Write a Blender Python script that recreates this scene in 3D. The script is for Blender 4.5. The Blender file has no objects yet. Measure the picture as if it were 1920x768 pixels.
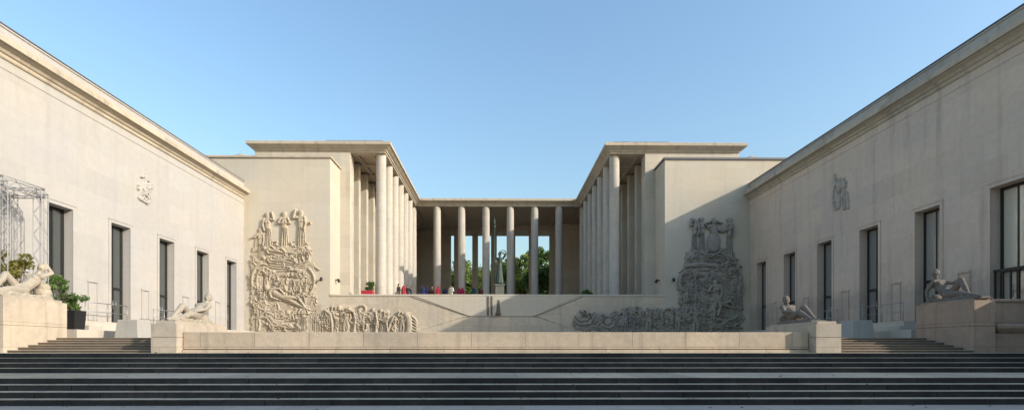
import bpy, bmesh, math, random
import numpy as np
from mathutils import Vector, Matrix

S = bpy.context.scene
C = S.collection
R = math.radians
random.seed(4)

# ------------------------------------------------------------------ objects
def tag(o, label=None, cat=None, group=None, kind=None):
    if label: o['label'] = label
    if cat: o['category'] = cat
    if group: o['group'] = group
    if kind: o['kind'] = kind
    return o

def empty(name, loc, label=None, cat=None, group=None):
    o = bpy.data.objects.new(name, None)
    o.empty_display_size = .3
    C.objects.link(o); o.location = loc
    return tag(o, label, cat, group)

def link(name, me, m, parent=None):
    me.materials.clear(); me.materials.append(m)
    o = bpy.data.objects.new(name, me); C.objects.link(o)
    if parent is not None:
        o.parent = parent
        w = Vector((0, 0, 0)); p = parent
        while p is not None:
            w += p.location; p = p.parent
        o.location = -w            # meshes are written in world coordinates
    return o

def copy_tree(o, parent=None):
    c = o.copy(); C.objects.link(c); c.parent = parent
    for ch in list(o.children): copy_tree(ch, c)
    return c

class MB:
    def __init__(self, s=1):
        self.bm = bmesh.new(); self.s = s
    def v(self, p): return self.bm.verts.new((p[0]*self.s, p[1], p[2]))
    def face(self, vs):
        try: return self.bm.faces.new(vs)
        except ValueError: return None
    def box(self, x0, x1, y0, y1, z0, z1):
        a = [self.v((x, y, z)) for z in (z0, z1) for x, y in ((x0,y0),(x1,y0),(x1,y1),(x0,y1))]
        for f in ((3,2,1,0),(4,5,6,7),(0,1,5,4),(1,2,6,5),(2,3,7,6),(3,0,4,7)):
            self.face([a[i] for i in f])
        return self
    def hexa(self, b, t):
        a = [self.v(p) for p in b] + [self.v(p) for p in t]
        for f in ((3,2,1,0),(4,5,6,7),(0,1,5,4),(1,2,6,5),(2,3,7,6),(3,0,4,7)):
            self.face([a[i] for i in f])
        return self
    def prism(self, poly, y0, y1):          # polygon in x,z extruded in y
        a = [self.v((x, y0, z)) for x, z in poly]; b = [self.v((x, y1, z)) for x, z in poly]
        n = len(poly); self.face(a); self.face(b[::-1])
        for i in range(n): self.face([a[i], a[(i+1) % n], b[(i+1) % n], b[i]])
        return self
    def cyl(self, p, q, r0, r1=None, n=10, cap=True):
        if r1 is None: r1 = r0
        p = Vector(p); q = Vector(q); d = (q-p).normalized()
        u = d.cross(Vector((0,0,1)) if abs(d.z) < .95 else Vector((1,0,0))).normalized(); w = d.cross(u)
        A = []; B = []
        for i in range(n):
            t = 2*math.pi*i/n; e = u*math.cos(t)+w*math.sin(t)
            A.append(self.v(p+e*r0)); B.append(self.v(q+e*r1))
        for i in range(n):
            f = self.face([A[i], A[(i+1) % n], B[(i+1) % n], B[i]])
            if f: f.smooth = True
        if cap: self.face(A[::-1]); self.face(B)
        return self
    def ball(self, c, r, k=2, sc=(1,1,1)):
        m = Matrix.Translation((c[0]*self.s, c[1], c[2])) @ Matrix.Diagonal((sc[0], sc[1], sc[2], 1))
        bmesh.ops.create_icosphere(self.bm, subdivisions=k, radius=r, matrix=m)
        return self
    def cap(self, p, q, r0, r1, n=10):
        self.cyl(p, q, r0, r1, n); self.ball(p, r0, 2); self.ball(q, r1, 2)
        return self
    def lathe(self, c, prof, n=20):
        rings = []
        for r, z in prof:
            rings.append([self.v((c[0]+r*math.cos(2*math.pi*i/n), c[1]+r*math.sin(2*math.pi*i/n), c[2]+z)) for i in range(n)])
        for a, b in zip(rings, rings[1:]):
            for i in range(n):
                f = self.face([a[i], a[(i+1) % n], b[(i+1) % n], b[i]])
                if f: f.smooth = True
        self.face(rings[0][::-1]); self.face(rings[-1])
        return self
    def sweep(self, prof, path, i0=0, i1=None, left=True):
        """profile (offset, z) swept along a plan path; mitred; segments i0..i1 only"""
        P = [Vector((x, y)) for x, y in path]; n = len(P)
        if i1 is None: i1 = n-1
        def nrm(a, b):
            d = (b-a).normalized()
            return Vector((-d.y, d.x)) if left else Vector((d.y, -d.x))
        rows = []
        for i in range(n):
            if i == 0: m = nrm(P[0], P[1])
            elif i == n-1: m = nrm(P[-2], P[-1])
            else:
                a = nrm(P[i-1], P[i]); b = nrm(P[i], P[i+1]); m = (a+b)/(1+a.dot(b))
            rows.append(m)
        R_ = []
        for i in range(i0, i1+1):
            R_.append([self.v((P[i].x+rows[i].x*o, P[i].y+rows[i].y*o, z)) for o, z in prof])
        for a, b in zip(R_, R_[1:]):
            for k in range(len(prof)):
                j = (k+1) % len(prof)
                self.face([a[k], a[j], b[j], b[k]])
        self.face(R_[0]); self.face(R_[-1][::-1])
        return self
    def build(self, name, m, parent=None, bevel=0, seg=2, remesh=0, smooth=0):
        bmesh.ops.recalc_face_normals(self.bm, faces=self.bm.faces[:])
        me = bpy.data.meshes.new(name); self.bm.to_mesh(me); self.bm.free()
        if remesh:
            t = bpy.data.objects.new('temporary', me); C.objects.link(t)
            md = t.modifiers.new('r', 'REMESH'); md.mode = 'VOXEL'; md.voxel_size = remesh; md.use_smooth_shade = True
            if smooth:
                sm = t.modifiers.new('s', 'SMOOTH'); sm.iterations = smooth; sm.factor = .5
            dg = bpy.context.evaluated_depsgraph_get()
            me2 = bpy.data.meshes.new_from_object(t.evaluated_get(dg))
            bpy.data.objects.remove(t); me = me2; me.name = name
            for p in me.polygons: p.use_smooth = True
        o = link(name, me, m, parent)
        if bevel:
            b = o.modifiers.new('edge', 'BEVEL'); b.width = bevel; b.segments = seg; b.limit_method = 'ANGLE'; b.angle_limit = R(40)
        return o

# ------------------------------------------------------------------ materials
def nodes(name):
    m = bpy.data.materials.new(name); m.use_nodes = True
    nt = m.node_tree; b = nt.nodes['Principled BSDF']
    return m, nt, b

def N(nt, t, **kw):
    n = nt.nodes.new(t)
    for k, v in kw.items():
        if k in n.inputs: n.inputs[k].default_value = v
        else: setattr(n, k, v)
    return n

def math_(nt, op, a, b=None, c=None):
    n = nt.nodes.new('ShaderNodeMath'); n.operation = op
    for i, x in enumerate((a, b, c)):
        if x is None: continue
        if isinstance(x, (int, float)): n.inputs[i].default_value = x
        else: nt.links.new(x, n.inputs[i])
    return n.outputs[0]

def mixc(nt, f, a, b, mode='MIX'):
    n = nt.nodes.new('ShaderNodeMix'); n.data_type = 'RGBA'; n.blend_type = mode
    for i, x in ((0, f), (6, a), (7, b)):
        if isinstance(x, (int, float)): n.inputs[i].default_value = x
        elif isinstance(x, tuple): n.inputs[i].default_value = x + (1,) if len(x) == 3 else x
        else: nt.links.new(x, n.inputs[i])
    return n.outputs[2]

def ramp(nt, x, lo, hi):
    n = nt.nodes.new('ShaderNodeMapRange'); n.inputs[1].default_value = lo; n.inputs[2].default_value = hi
    nt.links.new(x, n.inputs[0]); return n.outputs[0]

def noise(nt, vec, scale, detail=4, rough=.55):
    n = N(nt, 'ShaderNodeTexNoise', Scale=scale, Detail=detail, Roughness=rough)
    nt.links.new(vec, n.inputs['Vector']); return n.outputs[0]

def stone(name, col, joint=None, jdark=.16, var=.16, streak=.18, rough=.85, bump=.35, tint=None, base_dirt=None, blockvar=.08, ushift=None):
    m, nt, b = nodes(name)
    g = nt.nodes.new('ShaderNodeNewGeometry')
    sp = nt.nodes.new('ShaderNodeSeparateXYZ'); nt.links.new(g.outputs['Position'], sp.inputs[0])
    sn = nt.nodes.new('ShaderNodeSeparateXYZ'); nt.links.new(g.outputs['True Normal'], sn.inputs[0])
    fx = math_(nt, 'GREATER_THAN', math_(nt, 'ABSOLUTE', sn.outputs[0]), .6)
    fz = math_(nt, 'GREATER_THAN', math_(nt, 'ABSOLUTE', sn.outputs[2]), .6)
    def sel(f, a, c): return math_(nt, 'ADD', math_(nt, 'MULTIPLY', f, c), math_(nt, 'MULTIPLY', math_(nt, 'SUBTRACT', 1, f), a))
    u = sel(fx, sp.outputs[0], sp.outputs[1]); v = sel(fz, sp.outputs[2], sp.outputs[1])
    if ushift:      # each step is laid with its own run of slabs
        st_ = math_(nt, 'FLOOR', math_(nt, 'DIVIDE', math_(nt, 'SUBTRACT', sp.outputs[2], ushift[0]), ushift[1]))
        u = math_(nt, 'ADD', u, math_(nt, 'MULTIPLY', math_(nt, 'FRACT', math_(nt, 'MULTIPLY', st_, .377)), 7.3))
        v = math_(nt, 'ADD', v, 2.3)
    cb = nt.nodes.new('ShaderNodeCombineXYZ'); nt.links.new(u, cb.inputs[0]); nt.links.new(v, cb.inputs[1])
    uv = cb.outputs[0]; P = g.outputs['Position']
    n1 = noise(nt, P, .35, 5); n2 = noise(nt, P, 3.2, 5, .65); n3 = noise(nt, P, 26, 3)
    k = math_(nt, 'ADD', 1, math_(nt, 'MULTIPLY', math_(nt, 'SUBTRACT', n1, .5), var*2))
    k = math_(nt, 'MULTIPLY', k, math_(nt, 'ADD', 1, math_(nt, 'MULTIPLY', math_(nt, 'SUBTRACT', n2, .5), var*1.4)))
    k = math_(nt, 'MULTIPLY', k, math_(nt, 'ADD', 1, math_(nt, 'MULTIPLY', math_(nt, 'SUBTRACT', n3, .5), var*.8)))
    if streak:
        mp = nt.nodes.new('ShaderNodeMapping'); mp.inputs['Scale'].default_value = (1.6, .11, 1); nt.links.new(uv, mp.inputs[0])
        ns = noise(nt, mp.outputs[0], 1.0, 5, .6)
        st = ramp(nt, ns, .52, .78)
        k = math_(nt, 'MULTIPLY', k, math_(nt, 'SUBTRACT', 1, math_(nt, 'MULTIPLY', st, streak)))
    hgt = math_(nt, 'ADD', n3, math_(nt, 'MULTIPLY', n2, .8))
    colr = mixc(nt, ramp(nt, n1, .35, .68), col, tint or (col[0]*.95, col[1]*.92, col[2]*.86))
    if joint:
        br = N(nt, 'ShaderNodeTexBrick', Scale=1.0)
        br.inputs['Brick Width'].default_value = joint[0]; br.inputs['Row Height'].default_value = joint[1]
        br.inputs['Mortar Size'].default_value = joint[2] if len(joint) > 2 else .012
        br.inputs['Mortar Smooth'].default_value = .3
        br.inputs['Color1'].default_value = (1-blockvar,)*3+(1,); br.inputs['Color2'].default_value = (1+blockvar,)*3+(1,)
        br.inputs['Mortar'].default_value = (1-jdark,)*3+(1,)
        nt.links.new(uv, br.inputs['Vector'])
        colr = mixc(nt, 1.0, colr, br.outputs['Color'], 'MULTIPLY')
        hgt = math_(nt, 'SUBTRACT', hgt, math_(nt, 'MULTIPLY', br.outputs['Fac'], .9))
    if base_dirt:
        z0, z1, amt = base_dirt
        zz = math_(nt, 'ADD', sp.outputs[2], math_(nt, 'MULTIPLY', math_(nt, 'SUBTRACT', n2, .5), 1.0))
        d = math_(nt, 'SUBTRACT', 1, ramp(nt, zz, z0, z1))
        k = math_(nt, 'MULTIPLY', k, math_(nt, 'SUBTRACT', 1, math_(nt, 'MULTIPLY', d, amt)))
    cc = nt.nodes.new('ShaderNodeCombineColor')
    for i in range(3): nt.links.new(k, cc.inputs[i])
    colr = mixc(nt, 1.0, colr, cc.outputs[0], 'MULTIPLY')
    nt.links.new(colr, b.inputs['Base Color'])
    b.inputs['Roughness'].default_value = rough; b.inputs['Specular IOR Level'].default_value = .25
    bp = N(nt, 'ShaderNodeBump', Strength=bump, Distance=.02); nt.links.new(hgt, bp.inputs['Height'])
    nt.links.new(bp.outputs[0], b.inputs['Normal'])
    return m

def plain(name, col, rough=.6, metal=0, var=.2, scale=8):
    m, nt, b = nodes(name)
    g = nt.nodes.new('ShaderNodeNewGeometry')
    n = noise(nt, g.outputs['Position'], scale, 4)
    c = mixc(nt, n, tuple(x*(1-var) for x in col), tuple(min(1, x*(1+var)) for x in col))
    nt.links.new(c, b.inputs['Base Color'])
    b.inputs['Roughness'].default_value = rough; b.inputs['Metallic'].default_value = metal
    return m

def leafmat(name, c1, c2, scale=.8):
    m, nt, b = nodes(name)
    g = nt.nodes.new('ShaderNodeNewGeometry')
    n = noise(nt, g.outputs['Position'], scale, 3); n2 = noise(nt, g.outputs['Position'], scale*12, 2)
    c = mixc(nt, ramp(nt, math_(nt, 'ADD', math_(nt, 'MULTIPLY', n, .6), math_(nt, 'MULTIPLY', n2, .4)), .35, .65), c1, c2)
    nt.links.new(c, b.inputs['Base Color']); b.inputs['Roughness'].default_value = .55
    tr = nt.nodes.new('ShaderNodeBsdfTranslucent'); nt.links.new(c, tr.inputs[0])
    mx = nt.nodes.new('ShaderNodeMixShader'); mx.inputs[0].default_value = .5
    nt.links.new(b.outputs[0], mx.inputs[1]); nt.links.new(tr.outputs[0], mx.inputs[2])
    nt.links.new(mx.outputs[0], nt.nodes['Material Output'].inputs[0])
    return m

def glassmat(name, col, mixf):
    m, nt, b = nodes(name)
    b.inputs['Base Color'].default_value = col+(1,); b.inputs['Roughness'].default_value = .3
    gl = N(nt, 'ShaderNodeBsdfGlossy', Roughness=.03); gl.inputs[0].default_value = (.8, .85, .85, 1)
    g = nt.nodes.new('ShaderNodeNewGeometry')
    bp = N(nt, 'ShaderNodeBump', Strength=.06, Distance=.05); nt.links.new(noise(nt, g.outputs['Position'], 1.3, 2), bp.inputs['Height'])
    nt.links.new(bp.outputs[0], gl.inputs['Normal'])
    mx = nt.nodes.new('ShaderNodeMixShader'); mx.inputs[0].default_value = mixf
    nt.links.new(b.outputs[0], mx.inputs[1]); nt.links.new(gl.outputs[0], mx.inputs[2])
    nt.links.new(mx.outputs[0], nt.nodes['Material Output'].inputs[0])
    return m

M = {}
M['wing'] = stone('limestone wing', (.40, .378, .355), (2.3, 1.15, .010), jdark=.06, var=.14, streak=.10, bump=.22, blockvar=.03)
M['wing_shade_grimy'] = stone('weathered wing stone lifted for shade', (.56, .455, .37), (2.3, 1.15, .010), jdark=.10, var=.20, streak=.30, bump=.3, base_dirt=(2.9, 3.5, .2), blockvar=.05)  # lighter, warmer copy of the wing stone to lift its shade; streaks are grime
M['medal_grey'] = stone('medallion stone', (.40, .355, .30), None, var=.3, streak=.2)
M['parapet_grey'] = stone('sooty parapet', (.38, .36, .33), (2.3, 3, .012), jdark=.15, var=.2, streak=.35)
M['cornice'] = stone('cornice stone', (.44, .38, .30), (2.3, 3.0, .012), jdark=.2, var=.26, streak=.45, bump=.3)
M['front'] = stone('limestone front', (.50, .45, .37), (1.9, 1.0, .010), jdark=.08, var=.10, streak=.1, bump=.2, blockvar=.03)
M['pav'] = stone('limestone pavilion', (.49, .445, .37), (2.0, 1.1, .010), jdark=.1, var=.14, streak=.16, bump=.22)
M['column'] = stone('column stone', (.45, .41, .355), (9.0, 1.35, .016), jdark=.22, var=.20, streak=.34, bump=.25, blockvar=.05)
M['shade_wall'] = stone('portico stone', (.52, .44, .35), (2.0, 1.1, .012), jdark=.14, var=.18, streak=.2, bump=.25)
M['soffit'] = stone('soffit stone', (.46, .38, .29), None, var=.16, streak=0)
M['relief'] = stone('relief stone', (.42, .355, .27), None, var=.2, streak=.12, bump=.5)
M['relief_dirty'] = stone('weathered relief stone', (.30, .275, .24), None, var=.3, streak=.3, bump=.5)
M['terrace'] = stone('terrace wall stone', (.50, .43, .34), (2.2, .9, .012), jdark=.12, var=.32, streak=.3, bump=.3)
M['groove'] = stone('shadow gap and stain stone', (.15, .125, .095), None, var=.3, streak=.3)  # dark tone painted for shadow gaps; also used for joints and stains
M['ledge'] = stone('basin wall stone', (.50, .405, .305), (2.02, 9.0, .016), jdark=.36, var=.34, streak=.34, bump=.5, blockvar=.10)
M['pedestal'] = stone('pedestal stone', (.45, .38, .30), (3.1, .95, .012), jdark=.22, var=.34, streak=.4, bump=.4)
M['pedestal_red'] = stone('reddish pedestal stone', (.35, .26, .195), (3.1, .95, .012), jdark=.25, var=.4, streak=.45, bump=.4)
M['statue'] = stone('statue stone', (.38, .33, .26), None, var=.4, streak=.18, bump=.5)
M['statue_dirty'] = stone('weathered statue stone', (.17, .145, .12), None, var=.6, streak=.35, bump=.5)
M['tread'] = stone('granite tread', (.41, .36, .28), (1.7, 50, .014), jdark=.4, var=.5, blockvar=.12, ushift=(-1.505, .16), bump=.3)
M['riser'] = stone('dark granite riser', (.036, .036, .036), (1.7, 50, .02), jdark=.5, var=.8, blockvar=.2, ushift=(-1.52, .16), streak=.2, bump=.3)
M['sidestep'] = stone('side step stone', (.30, .255, .20), (1.4, 5, .012), jdark=.25, var=.25, streak=.2, bump=.4)
M['sideriser'] = stone('side riser stone', (.17, .13, .095), (1.4, 5, .012), jdark=.3, var=.4, streak=.3)
M['paving'] = stone('paving', (.36, .325, .29), (1.2, .8, .014), jdark=.25, var=.2, streak=0, bump=.3)
M['plaza'] = stone('plaza paving', (.42, .37, .30), (1.0, 1.0, .014), jdark=.2, var=.2, streak=0, bump=.3)
M['podium'] = stone('podium stone', (.46, .42, .36), (1.6, .4, .01), jdark=.1, var=.12, streak=.15)
M['concrete'] = stone('concrete', (.36, .345, .32), None, var=.2, streak=.2)
M['rooflead'] = plain('roof lead', (.12, .12, .125), .6, 0, .2, 3)
M['frame'] = plain('dark bronze frame', (.022, .02, .019), .45, .2)
M['rail'] = plain('grey steel tube', (.32, .32, .32), .4, .7)
M['alu'] = plain('aluminium truss', (.33, .32, .31), .55, .2)
M['glass_sun'] = glassmat('dark door glass', (.012, .018, .018), .35)
M['glass_shade'] = glassmat('reflecting door glass', (.17, .168, .155), .22)
M['glass_pale'] = glassmat('pale blind behind glass', (.50, .455, .36), .12)
M['glass_mid'] = glassmat('half pale blind behind glass', (.27, .255, .225), .18)
M['bronze'] = plain('green bronze', (.05, .07, .055), .55, .3, .4, 6)
M['plinth'] = stone('green stained plinth', (.16, .165, .14), None, var=.4, streak=.4)
M['planter'] = plain('black planter', (.012, .012, .013), .5)
M['soil'] = plain('soil', (.04, .03, .02), .9)
M['bark'] = plain('bark', (.10, .075, .05), .9, 0, .35, 5)
M['leaf'] = leafmat('tree leaves', (.11, .17, .03), (.28, .34, .07), .5)
M['leaf_dark'] = leafmat('dark leaves', (.06, .11, .025), (.17, .25, .06), .6)
M['leaf_yellow'] = leafmat('olive leaves', (.13, .13, .025), (.34, .30, .07), 2)
M['leaf_fresh'] = leafmat('fresh leaves', (.06, .12, .025), (.20, .31, .08), 2.5)
M['red'] = plain('red cloth', (.40, .022, .035), .8, 0, .2)
M['crimson'] = plain('crimson cloth', (.34, .015, .06), .8, 0, .2)
M['navy'] = plain('navy cloth', (.012, .018, .07), .8, 0, .3)
M['teal'] = plain('teal cloth', (.012, .05, .085), .8, 0, .3)
M['black'] = plain('black cloth', (.014, .014, .016), .8)
M['grey'] = plain('grey cloth', (.10, .11, .12), .8)
M['white'] = plain('cream cloth', (.62, .58, .48), .8, 0, .08)
M['brown'] = plain('brown cloth', (.09, .03, .02), .8)
M['skin'] = plain('skin', (.42, .25, .17), .6, 0, .08)
M['hair'] = plain('dark hair', (.02, .014, .01), .6)
M['shoe'] = plain('shoe', (.02, .02, .02), .5)
M['block'] = stone('added shade block stone', (.42, .38, .32), (1.4, .5, .012), var=.15, streak=.2)
M['farwall'] = stone('far building plaster', (.48, .45, .40), None, var=.1, streak=.15)

# ------------------------------------------------------------------ dimensions (metres, eye at z = 0)
B = 21.15            # wings: lateral distance of the wall face
YE = 44.6            # far end of the wings = front of the carved blocks = terrace wall
YN = 20.95           # near end of the wings
GZ = -1.49; LZ = -.85; PZ = -.21; QZ = .39; DZ = 1.28; TZ = 4.37
DEPTH = 44.6/1000
def px(x, d): return (x-934)*d/1000
def pz(y, d): return (650-y)*d/1000

# ------------------------------------------------------------------ ground and steps
b = MB(); b.box(-900, 900, -300, 1500, GZ-1.0, GZ); tag(b.build('ground', M['paving']), kind='structure')

def flight(name, x0, x1, ys, z0, rise, back, mt, mr, zbot):
    """steps: risers at ys; dark riser blocks with a tread slab on top"""
    n = len(ys)
    r = MB(); t = MB()
    for i, y in enumerate(ys):
        ye = ys[i+1] if i+1 < n else back
        z = z0+rise*(i+1)
        r.box(x0, x1, y, ye, zbot, z-.013)
        t.box(x0, x1, y-.010, ye if i+1 == n else ye-.001, z-.012, z)
    o = r.build(name, mr); tag(o, kind='structure')
    o2 = t.build('step_treads', mt, o, bevel=.004, seg=1)
    return o
flight('front_steps', -34, 34, [13.68, 14.07, 14.46, 14.85], GZ, .16, 17.70, M['tread'], M['riser'], GZ-.5)
flight('upper_front_steps', -34, 34, [17.70, 18.09, 18.47, 18.86], LZ, .16, 19.96, M['tread'], M['riser'], GZ-.5)
b = MB(); b.box(-34, 34, 19.96, 30.0, GZ-.4, PZ-.002); b.box(-12.7, 12.7, 30.0, YE, GZ-.4, PZ-.002)
tag(b.build('platform', M['plaza']), kind='structure')
ys6 = [20.0+.44*i for i in range(6)]
for s in (-1, 1):
    m = MB(s); t = None
    for i, y in enumerate(ys6):
        ye = ys6[i+1] if i < 5 else 22.9
        m.box(12.72, 18.18, y, ye, GZ-.3, PZ+.1*(i+1)-.03)
    o = m.build('side_steps', M['sideriser']); tag(o, kind='structure')
    m = MB(s)
    for i, y in enumerate(ys6):
        m.box(12.72, 18.18, y-.03, (ys6[i+1] if i < 5 else 22.9)-.001, PZ+.1*(i+1)-.029, PZ+.1*(i+1))
    m.build('step_treads', M['sidestep'], o, bevel=.008, seg=1)
    m = MB(s); m.box(12.72, B-.002, 22.9, YE, GZ-.4, QZ); m.box(18.8, B-.002, 20.9, 22.9, GZ-.4, QZ)
    tag(m.build('plaza', M['plaza']), kind='structure')
# upper ground behind the terrace wall
b = MB(); b.box(-14.0, 14.0, YE+.5, 47.38, GZ-.5, TZ); b.box(-40, 40, 47.38, 160, GZ-.5, TZ)
tag(b.build('terrace', M['plaza']), kind='structure')
b = MB(); b.box(-400, 400, 160, 700, GZ-.4, TZ-.15)
tag(b.build('street', plain('asphalt', (.05, .05, .052), .9)), kind='structure')

# ------------------------------------------------------------------ relief carving
class Relief:
    dk = .72
    """height field carved from many limbs; coordinates in local metres (u, w)"""
    def __init__(self, u0, u1, w0, w1, step, f, base=.07):
        self.u = np.arange(u0, u1+step, step); self.w = np.arange(w0, w1+step, step)
        self.U, self.W = np.meshgrid(self.u, self.w); self.H = np.zeros_like(self.U); self.f = f; self.base = base
    def cap(self, p, q, r0, r1, hgt, lift=0):
        (ax, ay), (bx, by) = self.f(*p), self.f(*q)
        k = self.k; r0 *= k; r1 *= k
        dx, dy = bx-ax, by-ay; L = dx*dx+dy*dy+1e-9
        t = np.clip(((self.U-ax)*dx+(self.W-ay)*dy)/L, 0, 1)
        d = np.hypot(self.U-ax-t*dx, self.W-ay-t*dy); r = r0+(r1-r0)*t
        q_ = 1-(d/r)**2
        h = np.where(q_ > 0, self.base+lift*.9+hgt*self.dk*np.maximum(q_, 0)**.36, 0)
        self.H = np.maximum(self.H, h)
    def line(self, pts, r, hgt, lift=0):
        for a, b_ in zip(pts, pts[1:]): self.cap(a, b_, r, r, hgt, lift)
    def cut(self, pts, r, dep):
        for p, q in zip(pts, pts[1:]):
            (ax, ay), (bx, by) = self.f(*p), self.f(*q); rr = r*self.k
            dx, dy = bx-ax, by-ay; L = dx*dx+dy*dy+1e-9
            t = np.clip(((self.U-ax)*dx+(self.W-ay)*dy)/L, 0, 1)
            d = np.hypot(self.U-ax-t*dx, self.W-ay-t*dy)
            self.H = np.where((self.H > 0) & (d < rr), np.maximum(self.H-dep*np.sqrt(np.maximum(0, 1-(d/rr)**2)), .015), self.H)
    def slab(self, x0, y0, x1, y1, hgt):
        (ax, ay), (bx, by) = self.f(x0, y1), self.f(x1, y0)
        n = .5*(np.sin(self.W*7+self.U*3)+np.sin(self.W*17-self.U*5))*.10
        m = (self.U > ax+n) & (self.U < bx+n) & (self.W > ay+n) & (self.W < by+n)
        self.H = np.where(m, np.maximum(self.H, hgt), self.H)
    def busy(self, n, r, D, seed=1):
        """crowd the carved ground with small limbs, folds and undercut gaps"""
        rnd = random.Random(seed); ys, xs = np.nonzero(self.H > 0); k, f = self.k, self.f
        self.f = lambda a, b_: (a, b_); self.k = 1.0
        for i in range(n):
            j = rnd.randrange(len(xs)); u = self.u[xs[j]]; w = self.w[ys[j]]; h0 = self.H[ys[j], xs[j]]
            a = 1.5*math.sin(u*1.1+seed)+1.2*math.cos(w*.9)+rnd.uniform(-.9, .9)+1.0; L = r*rnd.uniform(1.6, 4.2)
            p = (u-math.cos(a)*L, w-math.sin(a)*L); q = (u+math.cos(a)*L, w+math.sin(a)*L); rr = r*rnd.uniform(.55, 1.15)
            t = rnd.random()
            if t < .5: self.cap(p, q, rr, rr*.65, D*rnd.uniform(.5, 1), max(0, h0-self.base-D*.35))
            elif t < .88: self.cut([p, q], rr*.62, D*rnd.uniform(.7, 1.3))
            else: self.ell((u, w), rr*1.3, rr*1.5, D, max(0, h0-self.base-D*.2))
        self.k, self.f = k, f
    def ell(self, c, rx, ry, hgt, lift=0):
        cx, cy = self.f(*c); rx *= self.k; ry *= self.k
        q_ = 1-((self.U-cx)/rx)**2-((self.W-cy)/ry)**2
        h = np.where(q_ > 0, self.base+lift*.9+hgt*self.dk*np.maximum(q_, 0)**.36, 0)
        self.H = np.maximum(self.H, h)
    # people in the carving: sizes in the pixel units of the crop
    def standing(self, x, top, bot, w, lean=0, drape=True, arms=(1, 1), lift=0, D=.22):
        h = bot-top; hr = h*.065; w = w*.84
        sh = top+h*.19; hip = top+h*.50
        self.ell((x+lean, top+hr*1.2), hr*.95, hr*1.25, D*.9, lift+.03)
        self.ell((x+lean-hr*.2, top+hr*.75), hr*1.15, hr*.85, D*.8, lift)
        self.cap((x+lean*.8, sh), (x+lean*.3, hip), w*.30, w*.25, D, lift)
        self.cap((x+lean*.8-w*.3, sh), (x+lean*.8+w*.3, sh), w*.16, w*.16, D*.9, lift)
        self.ell((x+lean*.7-w*.12, sh+h*.09), w*.13, h*.035, D*.5, lift+D*.75)
        self.ell((x+lean*.7+w*.13, sh+h*.09), w*.13, h*.035, D*.5, lift+D*.75)
        if drape:
            self.cap((x+lean*.3, hip), (x, bot-h*.03), w*.33, w*.42, D*.85, lift)
            for k in range(-2, 3):
                self.cut([(x+lean*.3+k*w*.11, hip-h*.02), (x+k*w*.16+random.uniform(-2, 2), bot-h*.05)], w*.045, D*.55)
        else:
            self.cap((x+lean*.3-w*.13, hip), (x-w*.2, top+h*.75), w*.19, w*.14, D, lift)
            self.cap((x-w*.2, top+h*.75), (x-w*.16, bot), w*.14, w*.09, D, lift)
            self.cap((x+lean*.3+w*.13, hip), (x+w*.28, top+h*.74), w*.19, w*.14, D, lift+.05)
            self.cap((x+w*.28, top+h*.74), (x+w*.1, bot), w*.14, w*.09, D, lift+.05)
        for sgn, a in ((-1, arms[0]), (1, arms[1])):
            sx = x+lean*.8+sgn*w*.36
            if a == 0: e = (sx+sgn*w*.1, sh+h*.17); hd = (sx-sgn*w*.05, sh+h*.32)
            elif a == 1: e = (sx+sgn*w*.22, sh+h*.13); hd = (x+lean*.6, sh+h*.14)
            elif a == 2: e = (sx+sgn*w*.3, sh+h*.02); hd = (sx+sgn*w*.1, top-h*.02)
            else: e = (sx+sgn*w*.35, sh+h*.08); hd = (sx+sgn*w*.75, sh+h*.1)
            self.cap((sx, sh), e, w*.12, w*.095, D, lift+.06); self.cap(e, hd, w*.095, w*.07, D, lift+.08)
    def lying(self, hx, hy, fx, fy, w, knee=1, lift=0, D=.25):
        w = w*.8; dx, dy = fx-hx, fy-hy; L = math.hypot(dx, dy); ux, uy = dx/L, dy/L; nx, ny = uy, -ux
        if ny > 0: nx, ny = -nx, -ny
        def P(a, o): return (hx+ux*L*a+nx*w*o, hy+uy*L*a+ny*w*o)
        self.ell(P(.04, .25), w*.26, w*.30, D, lift+.06)
        self.ell(P(.02, .4), w*.3, w*.24, D*.9, lift+.02)
        self.cap(P(.14, .1), P(.45, 0), w*.36, w*.30, D, lift)
        self.ell(P(.22, .15), w*.18, w*.18, D*.5, lift+D*.7)
        self.ell(P(.48, 0), w*.37, w*.33, D, lift)
        self.cap(P(.48, 0), P(.74, -.2), w*.26, w*.17, D, lift); self.cap(P(.74, -.2), P(1, -.25), w*.16, w*.09, D, lift)
        self.cap(P(.48, .1), P(.70, .55*knee), w*.24, w*.17, D, lift+.06); self.cap(P(.70, .55*knee), P(.88, -.1), w*.16, w*.09, D, lift+.05)
        self.cap(P(.14, .3), P(.28, .75), w*.13, w*.1, D, lift+.05); self.cap(P(.28, .75), P(.42, .35), w*.1, w*.08, D, lift+.08)
        self.cap(P(.14, -.1), P(.20, -.55), w*.13, w*.1, D, lift+.04); self.cap(P(.20, -.55), P(.38, -.5), w*.1, w*.08, D, lift+.04)
    def crowd(self, x0, y0, x1, y1, n, h, seed, lift=.0):
        st = random.getstate(); random.seed(seed); rnd = random.Random(seed)
        for i in range(n):
            x = rnd.uniform(x0, x1); y = y0+(y1-y0)*(i+.5)/n; hh = h*rnd.uniform(.75, 1.2)
            if rnd.random() < .6:
                self.standing(x, y-hh*.5, y+hh*.5, hh*.36, lean=rnd.uniform(-.16, .16)*hh, drape=rnd.random() < .5, arms=(rnd.randrange(4), rnd.randrange(4)), lift=lift+rnd.uniform(0, .07), D=.2)
            else:
                a = rnd.uniform(-.5, .5)+(3.14 if rnd.random() < .5 else 0)
                self.lying(x-math.cos(a)*hh*.55, y-math.sin(a)*hh*.3, x+math.cos(a)*hh*.55, y+math.sin(a)*hh*.3, hh*.36, lift=lift+rnd.uniform(0, .07), D=.2)
        random.setstate(st)
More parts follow.
